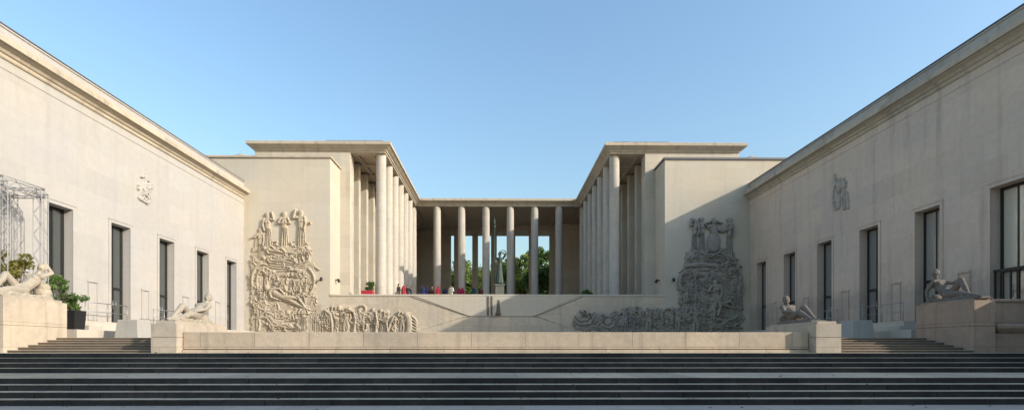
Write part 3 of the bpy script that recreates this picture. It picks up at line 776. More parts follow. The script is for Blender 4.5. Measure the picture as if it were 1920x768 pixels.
def sidewall(s, label):
    root = empty('end_wall', (s*24, 20.4, PZ), label, 'wall', 'end walls beside the tall pedestals')
    x0 = 19.11 if s < 0 else 18.83
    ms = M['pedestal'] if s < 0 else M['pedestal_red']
    m = MB(s); m.box(x0, 33, 20.12, 20.88, PZ-.1, .52); m.build('base', ms, root, bevel=.02)
    m = MB(s); m.sweep([(-.45, .52), (0, .52), (.05, .56), (.20, .68), (.24, .74), (.24, .82), (.05, .90), (-.45, .90)], [(33, 20.18), (x0+.32, 20.18), (x0+.32, 20.88)], left=True); m.build('bench_ledge', ms, root)
    m = MB(s); m.box(x0+.05, 33, 20.16, 20.88, .90, 1.72); m.build('upper_course', ms, root, bevel=.02)
    m = MB(s); m.box(x0+.02, 33, 20.1, 20.9, 1.72, 1.84); m.build('coping', ms, root, bevel=.03)
sidewall(1, 'stone bench wall with a moulded ledge below the large window at right edge')
sidewall(-1, 'stone end wall beside the white pedestal at far left')

def limb(m, pts, rs):
    for a, c, r0, r1 in zip(pts, pts[1:], rs, rs[1:]): m.cap(a, c, r0, r1, 10)
def hand(m, p, d, up, r=.02, L=.16):
    d = Vector(d).normalized(); up = Vector(up).normalized(); sd = d.cross(up).normalized()
    p = Vector(p); m.cap(p, p+d*L*.5, r*2.0, r*2.2, 8)
    for k, ln in zip((-1.5, -.5, .5, 1.5), (.8, 1.0, .95, .75)):
        a = p+d*L*.55+sd*r*k*1.25; c = a+d*L*.35*ln-up*.01; e = c+d*L*.25*ln-up*.045
        m.cap(a, c, r*.85, r*.75, 6); m.cap(c, e, r*.75, r*.6, 6)
    a = p+d*L*.1+sd*r*2; m.cap(a, a+d*L*.3+sd*r*1.4-up*.02, r*.9, r*.7, 6)
def head(m, c, face, up, r):
    c = Vector(c); f = Vector(face).normalized(); up = Vector(up).normalized(); sd = f.cross(up).normalized()
    m.ball(c+up*r*.15-f*r*.1, r, 2); m.cap(c+f*r*.25-up*r*.15, c+f*r*.35-up*r*.75, r*.72, r*.42, 10)   # skull, jaw
    m.cap(c+f*r*.95+up*r*.15, c+f*r*1.16-up*r*.22, r*.11, r*.17, 6)                                  # nose
    m.cap(c+f*r*.82+up*r*.24-sd*r*.5, c+f*r*.82+up*r*.24+sd*r*.5, r*.16, r*.16, 6)                     # brow
    m.cap(c+f*r*.80-up*r*.52-sd*r*.16, c+f*r*.80-up*r*.52+sd*r*.16, r*.12, r*.12, 6)                    # mouth
    for q in (-1, 1): m.cap(c+sd*q*r*.95+up*r*.1, c+sd*q*r*.95-up*r*.2, r*.14, r*.1, 6)
    m.ball(c+up*r*.55-f*r*.35, r*.95, 2); m.ball(c-f*r*1.05+up*r*.25, r*.45, 2)                        # hair and bun
def statue(s, xc, y0, z0, pose, label, mat, k=1.0):
    """reclining figure; a = towards the back, i = towards the court, h = up"""
    root = empty('reclining_statue', (s*xc, y0+1.2, z0), label, 'statue', 'reclining stone statues')
    m = MB()
    def P(a, i, h): return Vector((s*(xc-i*k), y0+a*k, z0+h*k))
    def D(a, i, h): return Vector((-s*i, a, h))
    m.box(s*xc-.30, s*xc+.30, y0+.02, y0+2.55*k, z0-.02, z0+.07)
    if pose == 0:      # leaning back, arm behind the head, one knee up
        hip, chest, neck, hd = (1.42, 0, .30), (1.98, .02, .72), (2.16, .02, .98), (2.24, .06, 1.18)
        limb(m, [P(*hip), P(1.68, .01, .46), P(*chest)], [.235*k, .19*k, .225*k])
        legs = [[(1.40, .12, .27), (.78, .16, .24), (.14, .14, .13)], [(1.40, -.1, .30), (.86, -.06, .78), (.42, -.08, .14)]]
        arms = [[(2.02, .24, .84), (2.36, .34, 1.02), (2.40, .14, 1.30)], [(2.02, -.24, .84), (2.26, -.34, .50), (2.02, -.3, .16)]]
        face = D(-.75, .6, .1); rock = [((2.36, 0, .24), .30), ((2.34, .05, .46), .22)]
    elif pose == 1:    # front left: torso raised, knees drawn up together, head high
        hip, chest, neck, hd = (1.45, .05, .28), (2.00, .12, .60), (2.20, .16, .82), (2.28, .18, 1.00)
        limb(m, [P(*hip), P(1.72, .07, .42), P(*chest)], [.26*k, .21*k, .235*k])
        legs = [[(1.42, .16, .26), (.80, .30, .30), (.46, .10, .12)], [(1.42, -.1, .28), (.92, -.02, .60), (.24, 0, .13)]]
        arms = [[(2.02, .34, .70), (1.62, .44, .54), (1.24, .32, .44)], [(2.08, -.12, .70), (2.34, -.22, .42), (2.44, -.2, .14)]]
        face = D(-1, .15, .02); rock = [((2.3, -.05, .16), .26), ((.4, .0, .12), .14)]
    elif pose == 2:    # front right: curled forward, head bowed, legs stretched
        hip, chest, neck, hd = (1.66, .02, .28), (2.12, .06, .60), (2.18, .10, .82), (2.10, .12, .98)
        limb(m, [P(*hip), P(1.92, .03, .44), P(*chest)], [.25*k, .22*k, .245*k])
        legs = [[(1.62, .14, .27), (.98, .20, .42), (.30, .14, .12)], [(1.62, -.1, .30), (1.06, -.04, .62), (.36, -.05, .12)]]
        arms = [[(2.10, .28, .70), (1.72, .40, .50), (1.32, .28, .44)], [(2.14, -.18, .70), (2.34, -.3, .44), (2.38, -.28, .12)]]
        face = D(-.9, .2, -.45); rock = [((2.34, 0, .18), .28)]
    else:              # near right: propped upright on a straight arm, knee up, leg out
        hip, chest, neck, hd = (1.62, .04, .28), (2.06, .08, .74), (2.16, .10, 1.02), (2.18, .12, 1.24)
        limb(m, [P(*hip), P(1.86, .05, .48), P(*chest)], [.235*k, .185*k, .22*k])
        legs = [[(1.58, .15, .27), (.92, .18, .26), (.20, .16, .12)], [(1.58, -.1, .30), (1.08, -.02, .84), (.70, -.05, .14)]]
        arms = [[(2.06, .30, .86), (2.26, .44, .50), (2.20, .46, .12)], [(2.06, -.16, .86), (1.66, -.2, .78), (1.24, -.06, .84)]]
        face = D(-.4, .9, .0); rock = [((2.38, -.05, .16), .24)]
    m.cap(P(*[x for x in chest]), P(*neck), .15*k, .085*k, 10); m.cap(P(*neck), P(*hd), .08*k, .085*k, 10)
    c = Vector(chest)
    m.cap(P(*arms[0][0]), P(*arms[1][0]), .115*k, .115*k, 10)
    for q in (.11, -.11): m.ball(P(chest[0]-.13, chest[1]+q, chest[2]+.05), .105*k, 2)
    head(m, P(*hd), face, Vector((0, 0, 1)), .145*k)
    for lg in legs:
        limb(m, [P(*x) for x in lg], [.175*k, .125*k, .065*k])
        kn = lg[1]; an = lg[2]; m.ball(P(kn[0]*.7+an[0]*.3, kn[1]*.7+an[1]*.3, kn[2]*.7+an[2]*.3-.02), .115*k, 2)
        a = P(*an); m.cap(a, a+Vector((0, -.20*k, -.035)), .065*k, .045*k, 8); m.cap(a+Vector((0, -.2*k, -.035)), a+Vector((0, -.27*k, -.045)), .05*k, .03*k, 8)
    for ar in arms:
        limb(m, [P(*x) for x in ar], [.10*k, .075*k, .052*k])
        e = P(*ar[2])-P(*ar[1]); hand(m, P(*ar[2]), e if abs(e.normalized().z) < .85 else Vector((0, -1, -.25)), Vector((0, 0, 1)) if abs(e.normalized().z) < .85 else Vector((0, 0, 1)), .022*k, .17*k)
    for p, r in rock: m.ball(P(*p), r*k, 2, (1, 1, .9))
    # drapery under the figure
    for q in range(7):
        a = .4+q*.3; m.cap(P(a, .26, .09), P(a+.34, .18+.05*math.sin(q*2.1), .10), .045*k, .05*k, 8)
    m.build('figure', mat, root, remesh=.022, smooth=3)
statue(-1, 18.68, 19.62, 1.94, 0, 'white reclining statue with an arm raised behind its head on the tall left pedestal', M['statue'], 1.06)
statue(-1, 12.26, 19.95, .96, 1, 'pale reclining statue on the tan pedestal at left end of the ledge', M['statue'], 1.06)
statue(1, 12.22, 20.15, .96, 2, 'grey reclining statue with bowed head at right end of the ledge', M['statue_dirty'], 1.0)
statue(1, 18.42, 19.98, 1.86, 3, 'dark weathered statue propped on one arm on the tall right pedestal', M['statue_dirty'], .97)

# ------------------------------------------------------------------ podium steps along the wings, rails, blocks
for s in (-1, 1):
    root = empty('door_podium', (s*20, 34, QZ), 'bright sunlit podium of low steps under the dark doors' if s < 0 else 'shaded podium of low steps under the pale doors', 'steps', 'door podiums')
    m = MB(s); m.box(19.0, B-.004, 24.3, YE-.004, QZ-.05, .80); m.build('low_step', M['podium'], root, bevel=.015)
    m = MB(s); m.box(19.45, B-.004, 25.6, YE-.004, .80, 1.04); m.build('middle_step', M['podium'], root, bevel=.015)
    m = MB(s); m.box(19.9, B-.004, 25.9, YE-.004, 1.04, 1.278); m.build('top_step', M['podium'], root, bevel=.015)
    m = MB(s); m.box(20.4, B-.004, 20.92, 24.298, QZ-.05, 1.278); m.build('near_step', M['podium'], root, bevel=.015)
    for (ya, yb) in ((26.1, 29.0), (31.2, 33.2)):
        h = empty('handrail', (s*20.0, (ya+yb)/2, 1.28), ('thin steel handrail on the sunlit podium, ' if s < 0 else 'thin steel handrail on the shaded podium, ')+('nearer of the two' if ya < 30 else 'farther of the two'), 'handrail', 'podium handrails')
        m = MB(s); m.cyl((20.0, ya, 2.2), (20.0, yb, 2.2), .022, n=8); m.cyl((20.0, ya, 1.75), (20.0, yb, 1.75), .014, n=8); m.build('rail', M['rail'], h)
        k = 3
        for i in range(k):
            y = ya+(yb-ya)*i/(k-1); m = MB(s); m.cyl((20.0, y, 1.278), (20.0, y, 2.2), .02, n=8); m.build('post', M['rail'], h)
    root = empty('concrete_block', (s*17.5, 26, QZ), 'tapered grey concrete block at the top of the left steps, in sun' if s < 0 else 'tapered bluish concrete block at the top of the right steps, in shade', 'block', 'concrete blocks on the plaza')
    m = MB(s); m.hexa([(17.0, 25.4, QZ-.02), (18.15, 25.4, QZ-.02), (18.15, 26.5, QZ-.02), (17.0, 26.5, QZ-.02)], [(17.1, 25.5, 1.30), (18.05, 25.5, 1.30), (18.05, 26.4, 1.30), (17.1, 26.4, 1.30)])
    m.build('block', M['concrete'], root, bevel=.03)

# large window rail at the right edge
root = empty('window_railing', (B-.1, DOORS[0], DZ), 'dark metal guard railing across the large pale window at right edge', 'railing')
m = MB(); m.box(B+.09, B+.16, DOORS[0]-.74, DOORS[0]+.74, 3.18, 3.30); m.build('top_rail', M['frame'], root)
for i in range(5):
    m = MB(); y = DOORS[0]-.72+i*.345; m.box(B+.10, B+.15, y, y+.06, DZ, 3.18); m.build('bar', M['frame'], root)

# ------------------------------------------------------------------ truss portal
root = empty('truss_portal', (-20.3, 22.2, QZ), 'silver aluminium truss portal in front of the left wing', 'truss', None)
def truss(p, q, w, side):
    p = Vector(p); q = Vector(q); d = (q-p); L = d.length; d.normalize()
    a = Vector(side).normalized(); c = d.cross(a)
    m = MB(); cn = [(-1,-1),(1,-1),(1,1),(-1,1)]
    off = [a*(w/2*i)+c*(w/2*j) for i, j in cn]
    for o in off: m.cyl(p+o, q+o, .021, n=8)
    n = max(2, int(L/.42))
    for i in range(n):
        for f in range(4):
            o0, o1 = (off[f], off[(f+1) % 4]) if (i+f) % 2 == 0 else (off[(f+1) % 4], off[f])
            m.cyl(p+d*(L*i/n)+o0, p+d*(L*(i+1)/n)+o1, .009, n=6)
    for t in (0, L):
        for f in range(4): m.cyl(p+d*t+off[f], p+d*t+off[(f+1) % 4], .02, n=6)
    return m
Xa, Xb, Ya, Yb, ZT = -19.55, -20.85, 21.15, 23.05, 6.75
for x, y in ((Xa, Ya), (Xa, Yb), (Xb, Ya), (Xb, Yb)):
    truss((x, y, QZ if y < 20.9 else (1.28 if x < -20.4 else QZ)), (x, y, ZT-.2), .34, (1, 0, 0)).build('leg', M['alu'], root)
for p, q, sd in (((Xa, Ya, ZT-.18), (Xa, Yb, ZT-.18), (1,0,0)), ((Xb, Ya, ZT-.18), (Xb, Yb, ZT-.18), (1,0,0)),
                 ((Xa, Yb, ZT-.18), (Xb, Yb, ZT-.18), (0,1,0)), ((Xa, Ya, ZT-.18), (Xb, Ya, ZT-.18), (0,1,0))):
    truss(p, q, .34, sd).build('beam', M['alu'], root)

# ------------------------------------------------------------------ plants
def leaf_cloud(clumps, n, size, seed, drop=.0):
    rnd = random.Random(seed); m = MB()
    for i in range(n):
        c, r = rnd.choice(clumps)
        t = rnd.uniform(0, 6.283); ph = math.acos(rnd.uniform(-1, 1)); rr = r*(.45+.6*rnd.random())
        p = Vector(c)+Vector((math.sin(ph)*math.cos(t), math.sin(ph)*math.sin(t), math.cos(ph)*.8))*rr
        e = Vector((rnd.uniform(-1,1), rnd.uniform(-1,1), rnd.uniform(-.8,.8))).normalized()
        q = e.cross(Vector((rnd.uniform(-1,1), rnd.uniform(-1,1), rnd.uniform(-1,1)))).normalized()
        s_ = size*rnd.uniform(.6, 1.3)
        vs = [m.bm.verts.new(p-e*s_*.6), m.bm.verts.new(p+q*s_*.32), m.bm.verts.new(p+e*s_*.7-Vector((0,0,drop*s_))), m.bm.verts.new(p-q*s_*.32)]
        m.face(vs)
    return m
def branch(m, p, d, L, r, depth, rnd, tips):
    q = p+d*L; m.cyl(p, q, r, r*.68, 8)
    if depth == 0: tips.append(q); return
    for i in range(rnd.choice((2, 3, 3))):
        nd = (d+Vector((rnd.uniform(-.75, .75), rnd.uniform(-.75, .75), rnd.uniform(-.1, .5)))).normalized()
        branch(m, q, nd, L*rnd.uniform(.62, .8), r*.62, depth-1, rnd, tips)
def tree(x, y, z, H, W, mat, seed, label, n=9500, size=.5):
    root = empty('tree', (x, y, z), label, 'tree', 'trees beyond the portico')
    rnd = random.Random(seed); m = MB(); tips = []
    base = Vector((x, y, z)); top = base+Vector((rnd.uniform(-.2, .2), 0, H*.28))
    m.cyl(base, top, H*.028, H*.02, 10)
    for i in range(5):
        a = i*1.257+rnd.uniform(-.3, .3)
        branch(m, top, Vector((math.cos(a)*.55, math.sin(a)*.55, .8)).normalized(), H*.19, H*.014, 2, rnd, tips)
    m.build('trunk', M['bark'], root)
    cl = []
    for t in tips: cl.append((t, W*rnd.uniform(.13, .23)))
    for i in range(46):
        a = rnd.uniform(0, 6.28); h = rnd.uniform(.05, .97); rad = W*.5*math.sin(math.pi*min(.95, max(.12, (h-.1)/1.0)))**.6*rnd.uniform(.4, 1)
        cl.append((base+Vector((math.cos(a)*rad, math.sin(a)*rad, H*h)), W*rnd.uniform(.10, .20)))
    leaf_cloud(cl, n, size, seed, .3).build('crown', mat, root)
def shrub_mesh(clumps, mat, n, size, seed, stems_from, root, name='foliage'):
    m = MB()
    for c, r in clumps: m.cyl(stems_from, c, .018, .008, 6)
    m.build('stem', M['bark'], root)
    leaf_cloud(clumps, n, size, seed, .3).build(name, mat, root)

for (tx, top, W, d, mt, sd, lb) in (
    (846, 486, 9.0, 98, 'leaf', 11, 'bushy green tree showing left of the leftmost open portico bays'),
    (888, 490, 10.0, 112, 'leaf_dark', 12, 'tree seen between second and third portico columns'),
    (950, 488, 8.0, 104, 'leaf', 13, 'tree rising behind the bronze statue'),
    (982, 482, 8.0, 100, 'leaf', 14, 'sunny rounded tree filling the bay right of the statue'),
    (1022, 463, 7.5, 92, 'leaf_dark', 15, 'tallest dark tree in the rightmost open bay'),
    (912, 500, 10.0, 120, 'leaf', 16, 'low tree partly behind third portico column'),
    (868, 508, 8.0, 96, 'leaf', 17, 'small round tree between the two leftmost bays')):
    H = pz(top, d)-TZ
    tree(px(tx, d), d, TZ, H, W, M[mt], sd, lb)
root = empty('hedge', (px(980, 88), 88, TZ), 'low bright green hedge right of the statue beyond the portico', 'hedge')
cl = [((px(962+i*6, 88), 88+random.uniform(-.3, .3), TZ+random.uniform(.6, 2.6)), .8) for i in range(8) for k in range(3)]
shrub_mesh(cl, M['leaf_fresh'], 2600, .22, 31, (px(980, 88), 88, TZ), root)
# far building
root = empty('far_building', (-9, 150, TZ), 'pale building glimpsed through the portico behind the trees', 'building')
b = MB(); b.box(-13, -3.3, 150, 160, TZ-.5, 20.6); b.build('wall', M['farwall'], root)
b = MB(); b.hexa([(-13.3, 149.7, 20.6), (-3, 149.7, 20.6), (-3, 160.3, 20.6), (-13.3, 160.3, 20.6)], [(-12, 152, 22.6), (-4.3, 152, 22.6), (-4.3, 158, 22.6), (-12, 158, 22.6)]); b.build('roof', M['rooflead'], root)
for i in range(5):
    for j in range(4):
        x = -12+i*1.9; z = 6+j*3.7
        b = MB(); b.box(x, x+1.0, 149.93, 150.05, z, z+2.1); b.build('window', M['glass_sun'], root)

# planter and shrubs by the left wing
root = empty('planter', (-19.62, 24.85, .80), 'square black planter box overflowing with green foliage behind the left pedestal', 'planter')
b = MB(); b.hexa([(-19.9, 24.55, .80), (-19.3, 24.55, .80), (-19.3, 25.15, .80), (-19.9, 25.15, .80)], [(-19.95, 24.5, 1.68), (-19.25, 24.5, 1.68), (-19.25, 25.2, 1.68), (-19.95, 25.2, 1.68)]); b.build('box', M['planter'], root, bevel=.015)
cl = [((-19.65+random.uniform(-.36, .26), 24.85+random.uniform(-.35, .35), 1.75+random.uniform(0, .6)), random.uniform(.12, .24)) for i in range(16)]
cl += [((-19.92+random.uniform(-.28, .12), 24.5+random.uniform(-.4, .2), 2.0+random.uniform(0, 1.25)), .2) for i in range(11)]
shrub_mesh(cl, M['leaf_fresh'], 1700, .13, 41, (-19.6, 24.85, 1.6), root)
root = empty('potted_shrub', (-19.75, 22.2, QZ), 'yellowish olive shrub between the truss legs behind the statue', 'shrub')
b = MB(); b.lathe((-19.85, 22.1, QZ), [(.3, 0), (.42, .75), (.45, .8), (.40, .82)], 16); b.build('pot', M['planter'], root)
cl = [((-19.85+random.uniform(-.45, .45), 22.1+random.uniform(-.7, .65), 2.0+random.uniform(0, 1.75)), random.uniform(.14, .28)) for i in range(30)]
shrub_mesh(cl, M['leaf_yellow'], 1700, .13, 42, (-19.85, 22.1, 1.15), root)
# terrace planters
root = empty('planter', (px(691, 47.0), 46.6, TZ), 'red planter with a grey green bush by the first left column', 'planter')
xx = px(690, 46.4)
b = MB(); b.hexa([(xx-.45, 46.1, TZ), (xx+.45, 46.1, TZ), (xx+.45, 46.8, TZ), (xx-.45, 46.8, TZ)], [(xx-.5, 46.05, TZ+.5), (xx+.5, 46.05, TZ+.5), (xx+.5, 46.85, TZ+.5), (xx-.5, 46.85, TZ+.5)]); b.build('box', M['red'], root, bevel=.02)
cl = [((xx+.1+random.uniform(-.3, .3), 46.4+random.uniform(-.25, .25), TZ+.6+random.uniform(0, .6)), .2) for i in range(12)]
shrub_mesh(cl, M['leaf_dark'], 900, .12, 43, (xx, 46.4, TZ+.45), root)
root = empty('clipped_bush', (px(1099, 48), 48, TZ), 'dark dome shaped bush on the shaded right end of the terrace', 'bush')
cl = [((px(1099, 48)+random.uniform(-.35, .35), 47.6+random.uniform(-.3, .3), TZ+.2+random.uniform(0, .45)), .22) for i in range(14)]
shrub_mesh(cl, M['leaf_dark'], 1200, .10, 44, (px(1099, 48), 47.6, TZ), root)

# ------------------------------------------------------------------ bronze statue on its pedestal
sx, sy = px(937, 51), 51.0
root = empty('stone_plinth', (sx, sy, TZ), 'grey stone plinth under the tall bronze statue', 'plinth')
b = MB(); b.box(sx-.55, sx+.55, sy-.5, sy+.5, TZ, TZ+.3); b.box(sx-.42, sx+.42, sy-.38, sy+.38, TZ+.3, TZ+1.45); b.box(sx-.48, sx+.48, sy-.44, sy+.44, TZ+1.45, TZ+1.6); b.build('block', M['plinth'], root, bevel=.02)
root = empty('bronze_statue', (sx, sy, TZ+1.6), 'tall green bronze figure holding a long spear in the middle of the terrace', 'statue')
m = MB(); z = TZ+1.6
m.box(sx-.34, sx+.34, sy-.3, sy+.3, z, z+.1)
limb(m, [Vector((sx-.02, sy, z+1.75)), Vector((sx, sy, z+2.05)), Vector((sx+.02, sy, z+2.4))], [.25, .21, .27])
m.cyl((sx-.02, sy, z+.08), (sx-.02, sy, z+1.8), .36, .25, 16)
for i in range(12):
    a = i*.524; m.cap((sx-.02+.35*math.cos(a), sy+.35*math.sin(a), z+.1), (sx-.02+.22*math.cos(a), sy+.22*math.sin(a), z+1.75), .05, .04, 6)
m.cap((sx-.28, sy, z+2.48), (sx+.30, sy, z+2.48), .12, .12); m.cap((sx, sy, z+2.5), (sx, sy, z+2.7), .1, .09)
head(m, (sx, sy-.02, z+2.86), (-.2, -1, 0), (0, 0, 1), .17)
limb(m, [Vector((sx+.32, sy, z+2.48)), Vector((sx+.52, sy-.1, z+2.85)), Vector((sx+.10, sy-.22, z+3.12))], [.10, .08, .06]); hand(m, (sx+.10, sy-.22, z+3.12), (-1, -.2, .1), (0, 0, 1), .022, .18)
limb(m, [Vector((sx-.30, sy, z+2.48)), Vector((sx-.42, sy-.12, z+2.05)), Vector((sx-.48, sy-.22, z+2.35))], [.10, .08, .06]); hand(m, (sx-.48, sy-.22, z+2.35), (0, -.3, 1), (1, 0, 0), .022, .16)
for q in (-.1, .14): m.cap((sx+q, sy-.25, z+.15), (sx+q, sy-.48, z+.12), .07, .05)
m.build('figure', M['bronze'], root, remesh=.025, smooth=2)
m = MB(); m.cyl((sx-.49, sy-.22, z+.1), (sx-.49, sy-.22, z+5.3), .05, .04, 8); m.cyl((sx-.49, sy-.22, z+5.3), (sx-.49, sy-.22, z+5.5), .05, .14, 8); m.cyl((sx-.49, sy-.22, z+5.5), (sx-.49, sy-.22, z+6.35), .14, .01, 8); m.build('spear', M['bronze'], root)
m = MB()
pts = [Vector((sx+.50, sy-.12, z+2.6)), Vector((sx+.62, sy-.1, z+2.9)), Vector((sx+.5, sy-.15, z+3.2)), Vector((sx+.2, sy-.2, z+3.25))]
limb(m, pts, [.05, .05, .045, .03]); m.build('snake', M['bronze'], root)

# ------------------------------------------------------------------ people and folded parasols
def person(pxx, d, shirt, trousers, label, rot, arm=0, h=1.74):
    x = px(pxx, d); root = empty('person', (x, d, TZ), label, 'person', 'people on the terrace')
    Rm = Matrix.Rotation(rot, 3, 'Z'); k = h/1.74
    def P(a, c, z): v = Rm @ Vector((a*k, c*k, 0)); return Vector((x+v.x, d+v.y, TZ+z*k))
    f = Rm @ Vector((0, -1, 0))
    arms = [[(-.19, 0, 1.42), (-.25, .02, 1.14), (-.22, -.08, .90)], [(.19, 0, 1.42), (.26, .02, 1.14), (.2, -.12 if not arm else -.26, .9 if not arm else 1.12)]]
    legs = [[(-.09, 0, .92), (-.10, -.03, .50), (-.10, 0, .09)], [(.09, 0, .92), (.11, .02, .50), (.12, .05, .09)]]
    def body(g, leg_only=False, up_only=False, shrink=0):
        m = MB()
        if not leg_only:
            limb(m, [P(0, 0, .98), P(0, 0, 1.16), P(0, 0, 1.36)], [(.135+g)*k, (.118+g)*k, (.145+g)*k])
            m.cap(P(-.17, 0, 1.42), P(.17, 0, 1.42), (.065+g)*k, (.065+g)*k)
            for a in arms:
                L = a if not up_only else [a[0], a[1], tuple(.35*p_+.65*q_ for p_, q_ in zip(a[1], a[2]))]
                limb(m, [P(*q) for q in L], [(.052+g)*k, (.042+g)*k, (.03+g)*k])
        if not up_only:
            m.cap(P(-.07, 0, .95), P(.07, 0, .95), (.105+g)*k, (.105+g)*k)
            for l in legs: limb(m, [P(*q) for q in l], [(.088+g)*k, (.06+g)*k, (.04+g)*k])
        return m
    m = body(0)
    m.cap(P(0, 0, 1.42), P(0, -.01, 1.56), .055*k, .05*k); head(m, P(0, -.01, 1.63), f, (0, 0, 1), .088*k)
    for a in arms: e = P(*a[2])-P(*a[1]); hand(m, P(*a[2]), e, f, .013*k, .12*k)
    for l in legs: a = P(*l[2]); m.cap(a-Vector((0, 0, .035)), a+f*.15-Vector((0, 0, .05)), .04, .032, 8)
    m.build('body', M['skin'], root, remesh=.016, smooth=1)
    body(.022, up_only=True).build('jacket', M[shirt], root, remesh=.02, smooth=1)
    body(.020, leg_only=True).build('trousers', M[trousers], root, remesh=.02, smooth=1)
    m = MB(); m.ball(P(0, .015, 1.70), .102*k, 2); m.ball(P(0, .06, 1.62), .075*k, 2); m.build('hair', M['hair'], root, remesh=.02)
    m = MB()
    for l in legs: a = P(*l[2]); m.cap(a-Vector((0, 0, .045)), a+f*.17-Vector((0, 0, .052)), .05, .042, 8)
    m.build('shoes', M['shoe'], root)
def parasol(pxx, d, mat, label, h=2.3):
    d0 = d; kz = .74
    x = px(pxx, d); root = empty('folded_parasol', (x, d, TZ), label, 'parasol', 'folded parasols on the terrace')
    b = MB(); b.lathe((x, d, TZ), [(.32, 0), (.32, .07), (.08, .11), (.05, .3)], 16); b.build('base', M['grey'], root)
    b = MB(); b.cyl((x, d, TZ+.1), (x, d, TZ+h*kz), .024, n=8); b.build('pole', M['rail'], root)
    b = MB(); n = 16; rows = []
    for r, z in ((.13, .75), (.20, .85), (.24, 1.2), (.17, 1.55), (.20, 1.75), (.12, 2.05), (.03, h+.02)):
        rows.append([b.v((x+r*(1+.22*(-1)**i)*math.cos(i*6.283/n), d+r*(1+.22*(-1)**i)*math.sin(i*6.283/n), TZ+z*kz)) for i in range(n)])
    for a, c in zip(rows, rows[1:]):
        for i in range(n): b.face([a[i], a[(i+1) % n], c[(i+1) % n], c[i]])
    b.face(rows[0][::-1]); b.face(rows[-1]); b.build('canopy', mat, root)
    b = MB(); b.lathe((x, d, TZ+1.5*kz), [(.19, 0), (.20, .05), (.19, .1)], 14); b.build('strap', mat, root)
parasol(757, 52.6, M['red'], 'bright red folded parasol left of the dark portico end wall')
parasol(821.5, 53.5, M['red'], 'bright red folded parasol before the leftmost portico column', 2.4)
parasol(861, 54.5, M['crimson'], 'crimson folded parasol, left one of the close pair')
parasol(867, 54.5, M['crimson'], 'crimson folded parasol, right one of the close pair')
parasol(793, 53.0, M['navy'], 'navy folded parasol, leftmost against the dark portico end wall')
parasol(801, 54.0, M['navy'], 'navy folded parasol, second against the dark portico end wall')
parasol(888, 54.0, M['teal'], 'teal folded parasol standing alone between portico columns', 2.2)
parasol(834, 54.5, M['navy'], 'navy folded parasol between first and second portico columns', 2.1)
person(748, 52.0, 'black', 'black', 'person in black just left of the bright red parasol', 1.2, 1)
person(764.5, 53.0, 'black', 'navy', 'person in dark clothes just right of the bright red parasol', .2)
person(771, 54.0, 'grey', 'black', 'person in a grey jacket by the left columns', -1.0, 1)
person(810, 54.0, 'brown', 'black', 'person in a brown jacket before the dark end wall', .6)
person(846, 53.0, 'white', 'white', 'person in pale cream clothes before the left trees', -.5, 1, 1.8)
person(902, 54.5, 'brown', 'grey', 'person in brown left of the bronze statue', 2.4)

# a few dry leaves blown onto the steps
rnd = random.Random(77); m = MB()
lev = [(12.7, 13.6, GZ), (14.95, 17.6, LZ), (14.95, 17.6, LZ), (14.1, 14.4, LZ-.16), (13.75, 14.0, LZ-.48), (18.9, 19.9, PZ)]
for i in range(110):
    y0, y1, z = rnd.choice(lev); x = rnd.uniform(-16, 16); y = y1-(y1-y0)*rnd.random()**2; a = rnd.uniform(0, 6.28); L_ = rnd.uniform(.03, .07)
    c = Vector((x, y, z+.012)); e = Vector((math.cos(a), math.sin(a), rnd.uniform(-.1, .25))); q = Vector((-math.sin(a), math.cos(a), rnd.uniform(0, .35)))
    m.face([m.bm.verts.new(c-e*L_), m.bm.verts.new(c+q*L_*.55), m.bm.verts.new(c+e*L_+Vector((0, 0, .015))), m.bm.verts.new(c-q*L_*.55)])
tag(m.build('fallen_leaves', M['brown']), 'few dry brown leaves scattered over the dark steps', 'leaves', kind='stuff')

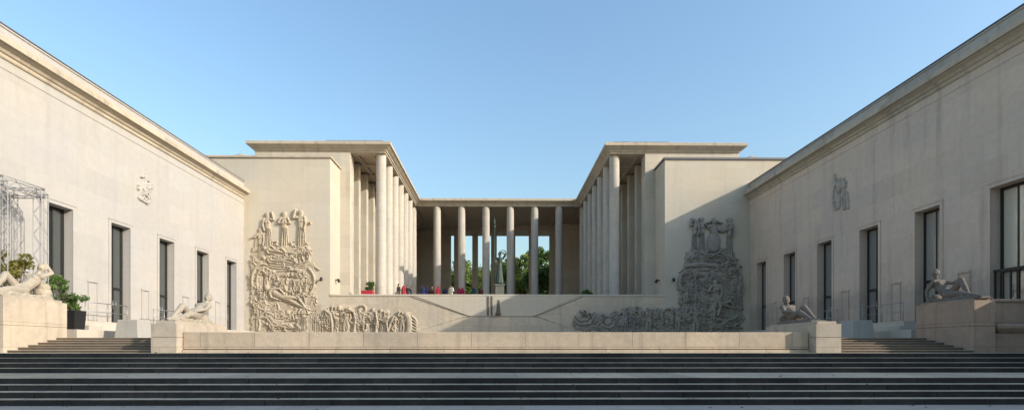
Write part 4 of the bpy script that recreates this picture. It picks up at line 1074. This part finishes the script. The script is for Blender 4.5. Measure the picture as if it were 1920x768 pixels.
# ------------------------------------------------------------------ made-up block, out of view, added to shade the front steps
root = empty('added_shade_block', (40, -5, GZ), 'unseen tall block added beyond right edge to shade the steps', 'building')
b = MB(); b.box(19.4, 64, -16, .8, GZ-.3, 17.4); b.build('wall', M['block'], root)
b = MB(); b.box(19.2, 64.2, -16.2, .85, 17.4, 18.0); b.build('cornice', M['cornice'], root, bevel=.03)
for j in range(5):
    for i in range(9):
        x = 22+i*4.6; z = 0+j*3.5
        b = MB(); b.box(x, x+1.3, 0.76, 0.83, z, z+2.2); w = b.build('window', M['glass_sun'], root)
        b = MB(); b.box(x-.12, x+1.42, 0.81, 0.9, z-.14, z-.01); b.build('sill', M['cornice'], w)

# ------------------------------------------------------------------ light, sky, camera
sun_dir = Vector((1, -.48, .48)).normalized()
el = math.asin(sun_dir.z); az = math.atan2(sun_dir.x, sun_dir.y)
L = bpy.data.lights.new('sun', 'SUN'); L.energy = 2.3; L.angle = R(.53); L.color = (1, .925, .82)
lo = bpy.data.objects.new('sun', L); C.objects.link(lo)
lo.rotation_euler = sun_dir.to_track_quat('Z', 'Y').to_euler()
W = bpy.data.worlds.new('World'); S.world = W; W.use_nodes = True
nt = W.node_tree
sky = nt.nodes.new('ShaderNodeTexSky'); sky.sky_type = 'NISHITA'; sky.sun_disc = False
sky.sun_elevation = el; sky.sun_rotation = az; sky.altitude = 50; sky.air_density = 1.7; sky.dust_density = 3; sky.ozone_density = 4.8
bg = nt.nodes['Background']; bg.inputs[1].default_value = .13
nt.links.new(sky.outputs[0], bg.inputs[0])

cam = bpy.data.cameras.new('camera'); co = bpy.data.objects.new('camera', cam); C.objects.link(co)
cam.sensor_width = 36; cam.lens = 36*1000/1920; cam.clip_end = 4000; cam.clip_start = .1
yaw = .0125
co.location = (0, 0, 0); co.rotation_euler = (R(90), 0, -yaw)
cam.shift_x = (960-(934+1000*math.tan(yaw)))/1920; cam.shift_y = (650-384)/1920
S.camera = co
v = S.view_settings; v.view_transform = 'Standard'; v.look = 'None'; v.exposure = 1.1; v.gamma = 1; v.use_curve_mapping = False
S.render.film_transparent = False
S.cycles.use_denoising = True
S.cycles.max_bounces = 6; S.cycles.diffuse_bounces = 4
